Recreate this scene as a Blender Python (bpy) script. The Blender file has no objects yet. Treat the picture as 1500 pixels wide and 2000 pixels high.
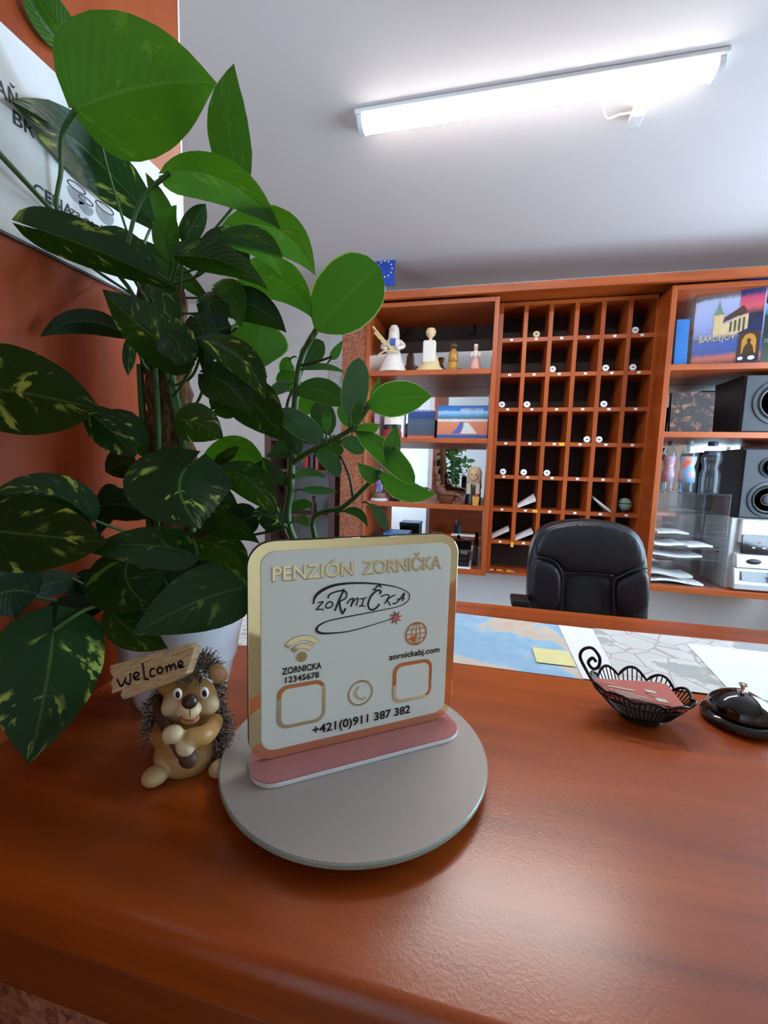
import bpy, bmesh, math, random
from mathutils import Vector, Matrix
random.seed(7)
SC = bpy.context.scene
COL = SC.collection

# ------------------------------------------------------------------ camera
FPX = 823.7
YAW, PIT, ROL = [math.radians(a) for a in (-12.80, -6.057, 1.5856)]
CAM = Vector((0, 0, 1.445))
FW = Vector((math.sin(YAW)*math.cos(PIT), math.cos(YAW)*math.cos(PIT), math.sin(PIT)))
_r = Vector((math.cos(YAW), -math.sin(YAW), 0)); _u = _r.cross(FW)
RT = _r*math.cos(ROL) + _u*math.sin(ROL)
UP = -_r*math.sin(ROL) + _u*math.cos(ROL)
cd = bpy.data.cameras.new('camera'); cam = bpy.data.objects.new('camera', cd); COL.objects.link(cam)
cd.sensor_fit = 'VERTICAL'; cd.sensor_height = 36; cd.sensor_width = 27; cd.lens = FPX/2000*36
cd.clip_start = 0.01
mw = Matrix((RT, UP, -FW)).transposed().to_4x4(); mw.translation = CAM
cam.matrix_world = mw
SC.camera = cam

# ------------------------------------------------------------------ world, daylight, exposure
W = bpy.data.worlds.new('overcast_sky'); SC.world = W; W.use_nodes = True
bg = W.node_tree.nodes['Background']
bg.inputs[0].default_value = (0.60, 0.79, 1.0, 1); bg.inputs[1].default_value = 7.5
LAMP_STRENGTH = 42.0
vs = SC.view_settings
vs.view_transform = 'Standard'; vs.look = 'None'; vs.gamma = 1; vs.use_curve_mapping = False
vs.exposure = 1.12
cy = SC.cycles; cy.max_bounces = 7; cy.diffuse_bounces = 3; cy.glossy_bounces = 4; cy.transmission_bounces = 6; cy.transparent_max_bounces = 10; cy.caustics_refractive = False
def portal(loc, rot, sx, sy):
    l = bpy.data.lights.new('window_portal', 'AREA'); l.shape = 'RECTANGLE'; l.size = sx; l.size_y = sy
    l.cycles.is_portal = True
    o = bpy.data.objects.new('window_portal', l); COL.objects.link(o); o.location = loc; o.rotation_euler = rot
portal((1.89, 1.6, 1.65), (0, math.pi/2, 0), 1.5, 1.4)
portal((-2.29, -1.4, 1.5), (0, -math.pi/2, 0), 1.6, 2.0)  # portal of the added left window

# ------------------------------------------------------------------ pixel-to-place helpers (1500 x 2000 frame)
def ray(px, py): return FW*FPX + RT*(px-750) + UP*(1000-py)
def at(px, py, Y): d = ray(px, py); return CAM + d*(Y/d.y)
def clear(P, lim=.535): return P if P.x > -lim else CAM+(P-CAM)*(lim/-P.x)     # keep foliage off the partition
def atz(px, py, Z): d = ray(px, py); return CAM + d*((Z-CAM.z)/d.z)
def atx(px, py, X): d = ray(px, py); return CAM + d*(X/d.x)
def pxm(P, n=1.0): return n*(P-CAM).dot(FW)/FPX        # n pixels in metres at the depth of P

# ------------------------------------------------------------------ materials
def srgb(r, g, b):
    f = lambda c: (c/255/12.92) if c/255 <= .04045 else ((c/255+.055)/1.055)**2.4
    return (f(r), f(g), f(b), 1)
MATS = {}
class NT:
    def __init__(s, name):
        s.m = bpy.data.materials.new(name); s.m.use_nodes = True; s.t = s.m.node_tree
        s.b = s.t.nodes['Principled BSDF']; s.out = s.t.nodes['Material Output']
        MATS[name] = s.m
    def n(s, typ, **kw):
        nd = s.t.nodes.new('ShaderNode'+typ)
        for k, v in kw.items():
            if k.startswith('_'): setattr(nd, k[1:], v)
            else:
                k2 = int(k[1:]) if k[0] == 'i' and k[1:].isdigit() else k.replace('__', ' ')
                s.set(nd.inputs[k2], v)
        return nd
    def set(s, sock, v):
        if isinstance(v, bpy.types.NodeSocket): s.t.links.new(v, sock)
        else: sock.default_value = v
    def P(s, **kw):
        for k, v in kw.items(): s.set(s.b.inputs[k.replace('__', ' ')], v)
    def ramp(s, fac, stops, interp='LINEAR'):
        r = s.t.nodes.new('ShaderNodeValToRGB'); r.color_ramp.interpolation = interp
        e = r.color_ramp.elements
        while len(e) < len(stops): e.new(0.5)
        for i, (p, c) in enumerate(stops): e[i].position = p; e[i].color = c
        s.set(r.inputs[0], fac); return r.outputs[0]
    def math(s, op, a, b=0.0, c=0.0):
        nd = s.t.nodes.new('ShaderNodeMath'); nd.operation = op
        s.set(nd.inputs[0], a); s.set(nd.inputs[1], b); s.set(nd.inputs[2], c); return nd.outputs[0]
    def mix(s, fac, a, b, mode='MIX'):
        nd = s.t.nodes.new('ShaderNodeMix'); nd.data_type = 'RGBA'; nd.blend_type = mode
        s.set(nd.inputs[0], fac); s.set(nd.inputs[6], a); s.set(nd.inputs[7], b); return nd.outputs[2]
    def coord(s, which='Object', scale=(1, 1, 1), loc=(0, 0, 0), rot=(0, 0, 0)):
        tc = s.n('TexCoord'); mp = s.n('Mapping', Vector=tc.outputs[which]); mp.inputs['Scale'].default_value = scale
        mp.inputs['Location'].default_value = loc; mp.inputs['Rotation'].default_value = rot; return mp.outputs[0]
    def bump(s, h, strength=.2, dist=.001):
        s.P(Normal=s.n('Bump', Height=h, Strength=strength, Distance=dist).outputs[0])

def plain(name, col, rough=.5, metal=0.0, var=.06, scale=40, spec=.5, coat=0.0):
    k = NT(name); c = srgb(*col)
    nz = k.n('TexNoise', Vector=k.coord(), Scale=scale, Detail=3.0)
    lo = tuple(x*(1-var) for x in c[:3])+(1,); hi = tuple(min(1, x*(1+var)) for x in c[:3])+(1,)
    k.P(Base__Color=k.ramp(nz.outputs[0], [(.3, lo), (.7, hi)]), Roughness=rough, Metallic=metal, Coat__Weight=coat)
    k.b.inputs['Specular IOR Level'].default_value = spec
    return k.m
def wood(name, dark, mid, light, axis='x', rough=.35, fine=1.0, peel=0.0, coat=0.0, spec=.5):
    k = NT(name); k.b.inputs['Specular IOR Level'].default_value = spec; st = {'x': (.9, 9, 9), 'y': (9, .9, 9), 'z': (9, 9, .9)}[axis]
    v = k.coord(scale=tuple(a*fine for a in st))
    n1 = k.n('TexNoise', Vector=v, Scale=2.2, Detail=6.0, Roughness=.6, Distortion=.6)
    n2 = k.n('TexNoise', Vector=k.coord(scale=tuple(a*fine for a in {'x': (1.5, 5, 5), 'y': (5, 1.5, 5), 'z': (5, 5, 1.5)}[axis])), Scale=1.3, Detail=2.0)
    f = k.math('MULTIPLY_ADD', n1.outputs[0], .65, k.math('MULTIPLY', n2.outputs[0], .35))
    k.P(Base__Color=k.ramp(f, [(.30, srgb(*dark)), (.5, srgb(*mid)), (.72, srgb(*light))]), Roughness=rough, Coat__Weight=coat, Coat__Roughness=.25)
    if peel:
        nz = k.n('TexNoise', Vector=k.coord(), Scale=330.0, Detail=2.0)
        k.bump(nz.outputs[0], peel, .0006)
    return k.m

wood('cherry_worktop', (108, 43, 8), (160, 71, 15), (188, 90, 25), 'x', rough=.29, fine=.8, peel=.30, coat=.45)
wood('cherry_edge', (104, 44, 16), (136, 62, 22), (158, 78, 30), 'x', rough=.33)
wood('cherry_upright', (134, 56, 14), (166, 76, 24), (188, 94, 36), 'z', rough=.4)
wood('cherry_shelf', (134, 56, 14), (166, 76, 24), (188, 94, 36), 'x', rough=.4)
wood('cherry_panel', (126, 48, 10), (156, 64, 14), (178, 84, 26), 'z', rough=.45, fine=.6, spec=.22)
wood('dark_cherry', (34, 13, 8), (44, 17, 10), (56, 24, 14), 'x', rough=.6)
wood('brown_frame', (60, 34, 24), (78, 46, 34), (92, 58, 44), 'z', rough=.5)
plain('wall_paint', (228, 224, 222), .85, var=.015, scale=3)
plain('cream_paint', (236, 228, 206), .85, var=.015, scale=3)
plain('ceiling_paint', (214, 205, 202), .9, var=.015, scale=2)
plain('white_plastic', (232, 232, 232), .4, var=.01)
plain('white_enamel', (226, 227, 232), .3, var=.01)
plain('paper_white', (236, 238, 240), .7, var=.02, scale=90)
plain('paper_grey', (206, 206, 202), .8, var=.08, scale=60)
plain('black_plastic', (22, 22, 24), .4)
plain('black_gloss', (9, 9, 11), .09, coat=.6)
plain('dark_grey', (38, 39, 43), .5)
plain('ring_grey', (66, 68, 74), .4)
plain('mid_grey', (120, 122, 126), .45)
plain('silver_paint', (196, 198, 198), .38, metal=.25)
plain('chrome', (225, 222, 216), .14, metal=1.0)
plain('iron_wire', (44, 38, 34), .38, metal=.7)
plain('yellow_note', (232, 224, 158), .75, var=.03)
plain('yellow_tag', (232, 176, 44), .6)
plain('red_print', (176, 44, 38), .6)
plain('flag_blue', (34, 70, 170), .75, var=.05)
plain('star_yellow', (240, 238, 190), .7)
plain('ink_black', (20, 24, 24), .45)
plain('ink_grey', (70, 74, 78), .7)
plain('ink_pale', (168, 172, 178), .8)
plain('star_pink', (196, 110, 112), .4)
plain('straw', (214, 190, 140), .8, var=.12)
plain('doll_white', (226, 214, 204), .8, var=.05)
plain('doll_blue', (70, 92, 168), .7)
plain('doll_skin', (220, 182, 146), .6)
plain('doll_pink', (222, 160, 150), .7)
plain('lacquer_gold', (176, 128, 62), .35, var=.2, scale=140)
plain('lacquer_dark', (74, 48, 28), .4)
plain('driftwood', (104, 60, 38), .45, var=.25, scale=30)
plain('ochre_clay', (196, 142, 54), .7)
plain('lavender', (142, 118, 192), .8, var=.1)
plain('navy', (38, 42, 66), .45)
plain('book_blue', (44, 106, 172), .35)
plain('book_dark', (34, 36, 44), .4)
plain('book_pages', (224, 218, 204), .8)
plain('brown_clay', (84, 54, 40), .55)
plain('soil', (42, 30, 22), .95, var=.4, scale=160)
plain('stalk_green', (58, 96, 40), .5, var=.15)
plain('stem_dark', (52, 62, 40), .6, var=.2)
plain('stone_brown', (110, 84, 66), .7, var=.2)
plain('shade_green', (120, 150, 134), .6)
plain('floor_tile', (150, 132, 112), .5, var=.08, scale=8)
plain('cup_red', (150, 44, 36), .4)
plain('bowl_cream', (206, 190, 160), .4)
plain('hog_eye_white', (240, 238, 230), .25)
plain('hog_nose', (52, 34, 30), .28)
plain('hog_black', (16, 14, 14), .2)
plain('hog_stick', (82, 56, 40), .55, var=.2, scale=90)
plain('hog_mouth', (176, 92, 70), .5)
plain('engraved_shade', (128, 112, 84), .45)  # dark bronze tone painting the shade along engraved edges of the gold marks
plain('rose_acrylic', (186, 118, 116), .22, var=.03)
plain('card_terracotta', (190, 100, 84), .6, var=.04)

k = NT('mirror_glass'); k.P(Base__Color=(.82, .85, .86, 1), Metallic=1.0, Roughness=.015)
k = NT('gold_mirror'); k.P(Base__Color=(.95, .80, .50, 1), Metallic=1.0, Roughness=.05)
k = NT('plate_white'); k.P(Base__Color=srgb(228, 234, 224), Roughness=.28)
k = NT('lamp_diffuser'); k.P(Base__Color=(1, 1, 1, 1))
gz = k.n('SeparateXYZ', Vector=k.n('NewGeometry').outputs['Normal'])          # the sides of the prismatic cover glow less than its face
k.P(Emission__Color=(1, .985, .97, 1), Emission__Strength=k.math('MULTIPLY_ADD', k.math('POWER', k.math('MAXIMUM', k.math('MULTIPLY', gz.outputs[2], -1.0), 0.0), 1.6), LAMP_STRENGTH, .7))
def thin_glass(name, tint, clear_, milk, rough=.03):
    k = NT(name); k.P(Base__Color=tint, Roughness=rough, IOR=1.45)
    tr = k.n('BsdfTransparent', Color=tint); gl = k.n('BsdfGlossy', Roughness=rough)
    a = k.n('MixShader', Fac=k.math('MULTIPLY_ADD', k.math('POWER', k.n('LayerWeight', Blend=.5).outputs['Facing'], 4.0), .6, .035)); k.set(a.inputs[1], tr.outputs[0]); k.set(a.inputs[2], gl.outputs[0])
    b = k.n('MixShader', Fac=milk); k.set(b.inputs[1], a.outputs[0]); k.set(b.inputs[2], k.b.outputs[0]); k.t.links.new(b.outputs[0], k.out.inputs[0])
thin_glass('window_glass', (.97, .98, .98, 1), 1, .0)
thin_glass('acrylic_clear', (.95, .97, .98, 1), 1, .04)
thin_glass('bottle_clear', (.80, .87, .92, 1), 1, .03)
k = NT('frosted_glass')
nz = k.n('TexNoise', Vector=k.coord(), Scale=900.0, Detail=1.0)
k.P(Base__Color=(.80, .69, .61, 1), Roughness=.42, Transmission__Weight=.5, IOR=1.5); k.bump(nz.outputs[0], .35, .0004)
k = NT('glass_edge'); k.P(Base__Color=srgb(176, 190, 178), Roughness=.25, Transmission__Weight=.3)
# cork granulate
k = NT('cork')
v1 = k.n('TexVoronoi', Vector=k.coord(), Scale=150.0); n1 = k.n('TexNoise', Vector=k.coord(), Scale=60.0, Detail=4.0)
cc = k.ramp(v1.outputs['Color'], [(.15, srgb(104, 50, 32)), (.5, srgb(156, 92, 62)), (.85, srgb(184, 120, 88))])
k.P(Base__Color=k.mix(k.math('MULTIPLY', n1.outputs[0], .45), cc, srgb(140, 78, 52)), Roughness=.9); k.bump(v1.outputs['Distance'], .4, .001)
k = NT('coir')
v1 = k.n('TexNoise', Vector=k.coord(scale=(1, 1, .45)), Scale=190.0, Detail=5.0, Roughness=.7)
k.P(Base__Color=k.ramp(v1.outputs[0], [(.32, srgb(40, 24, 14)), (.5, srgb(96, 66, 40)), (.68, srgb(142, 104, 66))]), Roughness=.95); k.bump(v1.outputs[0], 1.0, .004)
k = NT('leather')
v1 = k.n('TexNoise', Vector=k.coord(scale=(1, 1, .35)), Scale=14.0, Detail=4.0, Distortion=.4); v2 = k.n('TexVoronoi', Vector=k.coord(), Scale=380.0)
k.P(Base__Color=srgb(27, 30, 36), Roughness=.36); k.bump(k.math('MULTIPLY_ADD', v1.outputs[0], 1.0, k.math('MULTIPLY', v2.outputs[0], .05)), .5, .012)
k = NT('mesh_fabric'); v2 = k.n('TexVoronoi', Vector=k.coord(), Scale=500.0)
k.P(Base__Color=srgb(26, 27, 31), Roughness=.75); k.bump(v2.outputs[0], .3, .001)
k = NT('carved_plank')
n1 = k.n('TexNoise', Vector=k.coord('UV', scale=(18, 160, 1)), Scale=3.0, Detail=5.0, Distortion=.6)
k.P(Base__Color=k.ramp(n1.outputs[0], [(.22, srgb(96, 70, 48)), (.34, srgb(190, 164, 118)), (.6, srgb(228, 206, 160)), (.75, srgb(234, 214, 172))]), Roughness=.7); k.bump(n1.outputs[0], .7, .002)
k = NT('quill')
oi = k.n('TexNoise', Vector=k.coord(), Scale=350.0)
k.P(Base__Color=k.ramp(oi.outputs[0], [(.36, srgb(40, 34, 32)), (.5, srgb(96, 84, 76)), (.62, srgb(190, 174, 154))]), Roughness=.6)
k = NT('hog_fur'); a = k.n('Attribute', _attribute_name='paint'); n1 = k.n('TexNoise', Vector=k.coord(), Scale=120.0, Detail=3.0)
fc = k.ramp(a.outputs['Fac'], [(0, srgb(186, 142, 80)), (.5, srgb(212, 180, 120)), (1, srgb(236, 220, 176))])
k.P(Base__Color=k.mix(k.math('MULTIPLY', n1.outputs[0], .35), fc, srgb(150, 104, 54)), Roughness=.42)
# leaves: u along the leaf, v across it
def leafmat(name, cols, mottle, edge=None, rough=.34, trans=.35, vein=.35):
    k = NT(name); tc = k.n('TexCoord'); oi = k.n('ObjectInfo')
    sp = k.n('SeparateXYZ', Vector=tc.outputs['UV']); u, v = sp.outputs[0], sp.outputs[1]
    dv = k.math('ABSOLUTE', k.math('SUBTRACT', v, .5))
    off = k.n('CombineXYZ', X=k.math('MULTIPLY', oi.outputs['Random'], 37.0), Y=k.math('MULTIPLY', oi.outputs['Random'], 91.0))
    # coordinates swept back along the side veins
    cv = k.n('CombineXYZ', X=k.math('MULTIPLY', k.math('SUBTRACT', u, k.math('MULTIPLY', dv, .55)), 9.0), Y=k.math('MULTIPLY', v, 4.0))
    va = k.n('VectorMath', _operation='ADD'); k.set(va.inputs[0], cv.outputs[0]); k.set(va.inputs[1], off.outputs[0])
    nz = k.n('TexNoise', Vector=va.outputs[0], Scale=.85, Detail=7.0, Roughness=.62)
    base = k.mix(oi.outputs['Random'], cols[0], cols[1])
    if mottle:
        n2 = k.n('TexNoise', Vector=va.outputs[0], Scale=.33, Detail=2.0)
        m = k.math('MULTIPLY', k.ramp(nz.outputs[0], [(.54, (0, 0, 0, 1)), (.59, (1, 1, 1, 1))]), k.ramp(n2.outputs[0], [(.50, (0, 0, 0, 1)), (.58, (1, 1, 1, 1))]))
        base = k.mix(k.math('MULTIPLY', m, mottle), base, cols[2])
    mid = k.ramp(dv, [(.0, (1, 1, 1, 1)), (.022, (0, 0, 0, 1))])
    base = k.mix(k.math('MULTIPLY', mid, .45), base, srgb(110, 146, 74))
    if edge: base = k.mix(k.ramp(dv, [(.470, (0, 0, 0, 1)), (.485, (1, 1, 1, 1))]), base, edge)
    wv = k.math('SINE', k.math('MULTIPLY', k.math('SUBTRACT', u, k.math('MULTIPLY', dv, .6)), 75.0))
    h = k.math('MULTIPLY_ADD', wv, .12, k.math('MULTIPLY', k.math('MINIMUM', k.math('MULTIPLY', dv, 12.0), 1.0), .8))
    bp = k.n('Bump', Height=h, Strength=vein, Distance=.0016)
    k.P(Base__Color=base, Roughness=rough, Normal=bp.outputs[0]); k.b.inputs['Specular IOR Level'].default_value = .25
    tr = k.n('BsdfTranslucent', Color=k.mix(.5, base, srgb(96, 168, 22)), Normal=bp.outputs[0])
    ms = k.n('MixShader', Fac=trans); k.set(ms.inputs[1], k.b.outputs[0]); k.set(ms.inputs[2], tr.outputs[0])
    k.t.links.new(ms.outputs[0], k.out.inputs[0])
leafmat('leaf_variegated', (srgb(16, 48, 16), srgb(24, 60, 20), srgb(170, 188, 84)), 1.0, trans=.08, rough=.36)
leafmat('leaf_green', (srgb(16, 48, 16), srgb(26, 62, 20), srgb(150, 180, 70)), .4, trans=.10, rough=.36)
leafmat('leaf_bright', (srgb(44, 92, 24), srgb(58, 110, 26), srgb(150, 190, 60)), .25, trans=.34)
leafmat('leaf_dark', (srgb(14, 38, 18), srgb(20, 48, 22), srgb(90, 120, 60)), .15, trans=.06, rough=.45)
leafmat('clusia_green', (srgb(48, 100, 38), srgb(60, 112, 40), srgb(90, 140, 60)), 0, edge=srgb(196, 214, 150), rough=.38, trans=.3, vein=.15)
leafmat('clusia_grey', (srgb(62, 98, 72), srgb(74, 108, 80), srgb(90, 140, 60)), 0, edge=srgb(150, 178, 130), rough=.3, trans=.15, vein=.15)
leafmat('clusia_dark', (srgb(34, 64, 40), srgb(44, 76, 46), srgb(90, 140, 60)), 0, edge=srgb(96, 130, 84), rough=.34, trans=.12, vein=.15)
# printed sheets and covers
def map_print(name, sea, land, land2, scale=9, line=None):
    k = NT(name); v = k.coord()
    n1 = k.n('TexNoise', Vector=v, Scale=scale, Detail=7.0, Roughness=.6); n2 = k.n('TexNoise', Vector=v, Scale=scale*5, Detail=4.0)
    c = k.ramp(n1.outputs[0], [(.47, srgb(*sea)), (.53, srgb(*[min(255, x+12) for x in sea])), (.55, srgb(*land)), (.68, srgb(*land2))])
    if line:
        w = k.n('TexVoronoi', Vector=v, Scale=scale*3.5, _feature='DISTANCE_TO_EDGE')
        c = k.mix(k.math('LESS_THAN', w.outputs[0], .025), c, srgb(*line))
    k.P(Base__Color=k.mix(k.math('MULTIPLY', n2.outputs[0], .25 if sum(sea) > 300 else .02), c, (1, 1, 1, 1)), Roughness=.45)
map_print('map_blue', (128, 180, 214), (206, 196, 176), (206, 170, 150), 8)
map_print('map_grey', (208, 210, 206), (168, 174, 164), (150, 164, 176), 5, (176, 160, 156))
map_print('newsprint', (222, 222, 218), (190, 190, 188), (150, 150, 150), 60)
map_print('cover_dark', (32, 36, 40), (120, 96, 40), (196, 170, 110), 22)
map_print('cover_red', (34, 22, 20), (92, 48, 30), (150, 108, 76), 34)
map_print('label_red', (150, 120, 150), (190, 90, 70), (220, 200, 190), 40)
map_print('label_sport', (80, 140, 190), (226, 110, 40), (200, 60, 60), 30)
def cover(name, stops, axis=2, z0=0, z1=1, noise=.05, nscale=12):
    """flat print: bands of colour up the cover, broken by noise"""
    k = NT(name); tc = k.n('TexCoord'); sp = k.n('SeparateXYZ', Vector=tc.outputs['UV'])
    nz = k.n('TexNoise', Vector=tc.outputs['UV'], Scale=float(nscale), Detail=5.0)
    h = k.math('MULTIPLY_ADD', k.math('SUBTRACT', nz.outputs[0], .5), noise*4, sp.outputs[1])
    n2 = k.n('TexNoise', Vector=tc.outputs['UV'], Scale=nscale*4.0, Detail=3.0)
    k.P(Base__Color=k.mix(k.math('MULTIPLY', n2.outputs[0], .3), k.ramp(h, [(p, srgb(*c)) for p, c in stops]), (.8, .8, .85, 1), 'SOFT_LIGHT'), Roughness=.3)
cover('cover_town', [(0, (38, 76, 140)), (.10, (52, 90, 150)), (.12, (196, 110, 80)), (.5, (206, 130, 100)), (.54, (226, 220, 214)), (.62, (60, 96, 120)), (.70, (88, 150, 196)), (.80, (150, 196, 226)), (.86, (50, 110, 180)), (1, (36, 92, 166))], noise=.014, nscale=9)
cover('cover_night', [(0, (210, 130, 110)), (.08, (170, 70, 50)), (.12, (60, 74, 92)), (.6, (70, 84, 100)), (.7, (34, 60, 110)), (.9, (44, 70, 130)), (1, (220, 220, 226))], noise=.03)
cover('cover_church', [(0, (60, 58, 70)), (.10, (196, 110, 90)), (.16, (70, 88, 140)), (.28, (70, 90, 160)), (.33, (90, 96, 110)), (.36, (120, 130, 170)), (.55, (150, 164, 214)), (.8, (176, 190, 228)), (.84, (128, 120, 122)), (1, (116, 108, 112))], noise=.02)
cover('cover_side', [(0, (36, 44, 92)), (.36, (40, 40, 60)), (.5, (214, 90, 100)), (.66, (206, 70, 110)), (.74, (44, 52, 90)), (1, (66, 90, 190))], noise=.03)
cover('cover_green', [(0, (60, 74, 40)), (.2, (46, 56, 38)), (.5, (30, 36, 32)), (.8, (36, 40, 40)), (.9, (70, 140, 170)), (1, (90, 170, 200))], noise=.03)

# ------------------------------------------------------------------ mesh builder
class MB:
    def __init__(s): s.v = []; s.f = []; s.uv = []
    def add(s, vs_, fs, uvs=None):
        b = len(s.v); s.v += [Vector(p) for p in vs_]; s.f += [tuple(i+b for i in f) for f in fs]
        s.uv += list(uvs) if uvs else [(0, 0)]*len(vs_); return s
    def box(s, x0, x1, y0, y1, z0, z1):
        return s.add([(x0, y0, z0), (x1, y0, z0), (x1, y1, z0), (x0, y1, z0), (x0, y0, z1), (x1, y0, z1), (x1, y1, z1), (x0, y1, z1)],
                     [(0, 3, 2, 1), (4, 5, 6, 7), (0, 1, 5, 4), (1, 2, 6, 5), (2, 3, 7, 6), (3, 0, 4, 7)],
                     [(0, 0), (1, 0), (1, 0), (0, 0), (0, 1), (1, 1), (1, 1), (0, 1)])
    def obox(s, c, u, v, n, hu, hv, hn):
        c, u, v, n = Vector(c), Vector(u)*hu, Vector(v)*hv, Vector(n)*hn
        q = [(-1, -1), (1, -1), (1, 1), (-1, 1)]
        return s.add([c+u*a+v*b-n for a, b in q]+[c+u*a+v*b+n for a, b in q],
                     [(0, 3, 2, 1), (4, 5, 6, 7), (0, 1, 5, 4), (1, 2, 6, 5), (2, 3, 7, 6), (3, 0, 4, 7)], [(0, 0), (1, 0), (1, 1), (0, 1)]*2)
    def slab(s, pts, n, th):
        """polygon pts extruded by th along n"""
        n = Vector(n).normalized()*th; m = len(pts); P = [Vector(p) for p in pts]
        return s.add(P+[p+n for p in P], [tuple(range(m))[::-1], tuple(range(m, 2*m))]+[(i, (i+1) % m, m+(i+1) % m, m+i) for i in range(m)])
    def prism(s, poly, o, u, v, n, d0, d1):
        o, u, v, n = Vector(o), Vector(u), Vector(v), Vector(n)
        return s.slab([o+u*a+v*b+n*d0 for a, b in poly], n, d1-d0)
    def tube(s, pts, r, n=8, closed=False, flat=None):
        P = [Vector(p) for p in pts]; m = len(P); rr = r if isinstance(r, (list, tuple)) else [r]*m
        T = []
        for i in range(m):
            a = P[(i-1) % m] if (closed or i) else P[0]; b = P[(i+1) % m] if (closed or i < m-1) else P[-1]
            T.append((b-a).normalized() if (b-a).length > 1e-9 else Vector((0, 0, 1)))
        N = T[0].orthogonal().normalized(); V = []
        for i in range(m):
            N = (N-T[i]*N.dot(T[i])); N = N.normalized() if N.length > 1e-6 else T[i].orthogonal().normalized()
            B = T[i].cross(N)
            V += [P[i]+(N*math.cos(2*math.pi*j/n)+B*math.sin(2*math.pi*j/n))*rr[i] for j in range(n)]
        F = []
        for i in range(m if closed else m-1):
            a, b = i*n, ((i+1) % m)*n
            F += [(a+j, a+(j+1) % n, b+(j+1) % n, b+j) for j in range(n)]
        if not closed: F += [tuple(range(n))[::-1], tuple(range((m-1)*n, m*n))]
        return s.add(V, F)
    def ribbon(s, pts, w, n, th):
        """flat stroke of width w(s) lying in the plane with normal n"""
        P = [Vector(p) for p in pts]; n = Vector(n).normalized(); m = len(P); ww = w if isinstance(w, (list, tuple)) else [w]*m
        L, R_ = [], []
        for i in range(m):
            t = (P[min(i+1, m-1)]-P[max(i-1, 0)]).normalized(); sd = n.cross(t)*ww[i]/2
            L.append(P[i]+sd); R_.append(P[i]-sd)
        V = L+R_+[p+n*th for p in L]+[p+n*th for p in R_]; F = []
        for i in range(m-1):
            F += [(2*m+i, 3*m+i, 3*m+i+1, 2*m+i+1), (i, 2*m+i, 2*m+i+1, i+1), (m+i, m+i+1, 3*m+i+1, 3*m+i)]
        F += [(0, m, 3*m, 2*m), (m-1, 3*m-1, 4*m-1, 2*m-1)]
        return s.add(V, F)
    def lathe(s, prof, c=(0, 0, 0), n=32, ax=None, sx=1.0, sy=1.0):
        c = Vector(c); V = []; F = []; m = len(prof)
        for r, z in prof:
            for j in range(n):
                a = 2*math.pi*j/n; p = Vector((r*math.cos(a)*sx, r*math.sin(a)*sy, z))
                V.append(c+(ax@p if ax else p))
        for i in range(m-1):
            F += [(i*n+j, i*n+(j+1) % n, (i+1)*n+(j+1) % n, (i+1)*n+j) for j in range(n)]
        if prof[0][0] > 1e-6: F.append(tuple(range(n))[::-1])
        if prof[-1][0] > 1e-6: F.append(tuple(range((m-1)*n, m*n)))
        return s.add(V, F)
    def ell(s, c, r, R=None, nu=20, nv=12):
        c = Vector(c); r = (r, r, r) if not isinstance(r, (tuple, list)) else r
        V = [Vector((0, 0, -r[2]))]
        for i in range(1, nv):
            t = -math.pi/2+math.pi*i/nv
            V += [Vector((r[0]*math.cos(t)*math.cos(2*math.pi*j/nu), r[1]*math.cos(t)*math.sin(2*math.pi*j/nu), r[2]*math.sin(t))) for j in range(nu)]
        V.append(Vector((0, 0, r[2]))); top = len(V)-1
        F = [(0, 1+(j+1) % nu, 1+j) for j in range(nu)]
        for i in range(nv-2):
            a = 1+i*nu; F += [(a+j, a+(j+1) % nu, a+nu+(j+1) % nu, a+nu+j) for j in range(nu)]
        a = 1+(nv-2)*nu; F += [(a+j, a+(j+1) % nu, top) for j in range(nu)]
        return s.add([c+(R@p if R else p) for p in V], F)
    def mesh(s, name):
        me = bpy.data.meshes.new(name); me.from_pydata([tuple(p) for p in s.v], [], s.f)
        ul = me.uv_layers.new(name='UVMap')
        for lp in me.loops: ul.data[lp.index].uv = s.uv[lp.vertex_index]
        me.validate(); return me
    def build(s, name, mat, parent=None, smooth=False, bevel=0.0, sub=0):
        return put(name, s.mesh(name), mat, parent, smooth, bevel, sub)
def put(name, me, mat, parent=None, smooth=False, bevel=0.0, sub=0):
    bm = bmesh.new(); bm.from_mesh(me); bmesh.ops.recalc_face_normals(bm, faces=bm.faces[:]); bm.to_mesh(me); bm.free()
    me.materials.clear(); me.materials.append(MATS[mat])
    if smooth: me.polygons.foreach_set('use_smooth', [True]*len(me.polygons))
    o = bpy.data.objects.new(name, me); COL.objects.link(o)
    if parent: o.parent = parent; o.matrix_parent_inverse = parent.matrix_basis.inverted()
    if bevel:
        b = o.modifiers.new('bevel', 'BEVEL'); b.width = bevel; b.segments = 2; b.limit_method = 'ANGLE'; b.angle_limit = math.radians(40)
    if sub: d = o.modifiers.new('sub', 'SUBSURF'); d.levels = sub; d.render_levels = sub
    if smooth == 'auto':
        me.polygons.foreach_set('use_smooth', [True]*len(me.polygons))
        me.set_sharp_from_angle(angle=math.radians(38))
    return o
def tag(o, label, cat, group=None, kind=None):
    if label: o['label'] = label
    if cat: o['category'] = cat
    if group: o['group'] = group
    if kind: o['kind'] = kind
    return o
def thing(name, label, cat, loc=(0, 0, 0), group=None):
    o = bpy.data.objects.new(name, None); COL.objects.link(o); o.location = loc; o.empty_display_size = .05
    return tag(o, label, cat, group)
def struct(name, mb, mat, label=None, parent=None, **kw):
    o = mb.build(name, mat, parent, **kw)
    if not parent: o['kind'] = 'structure'
    if label: o['label'] = label
    return o
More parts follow.
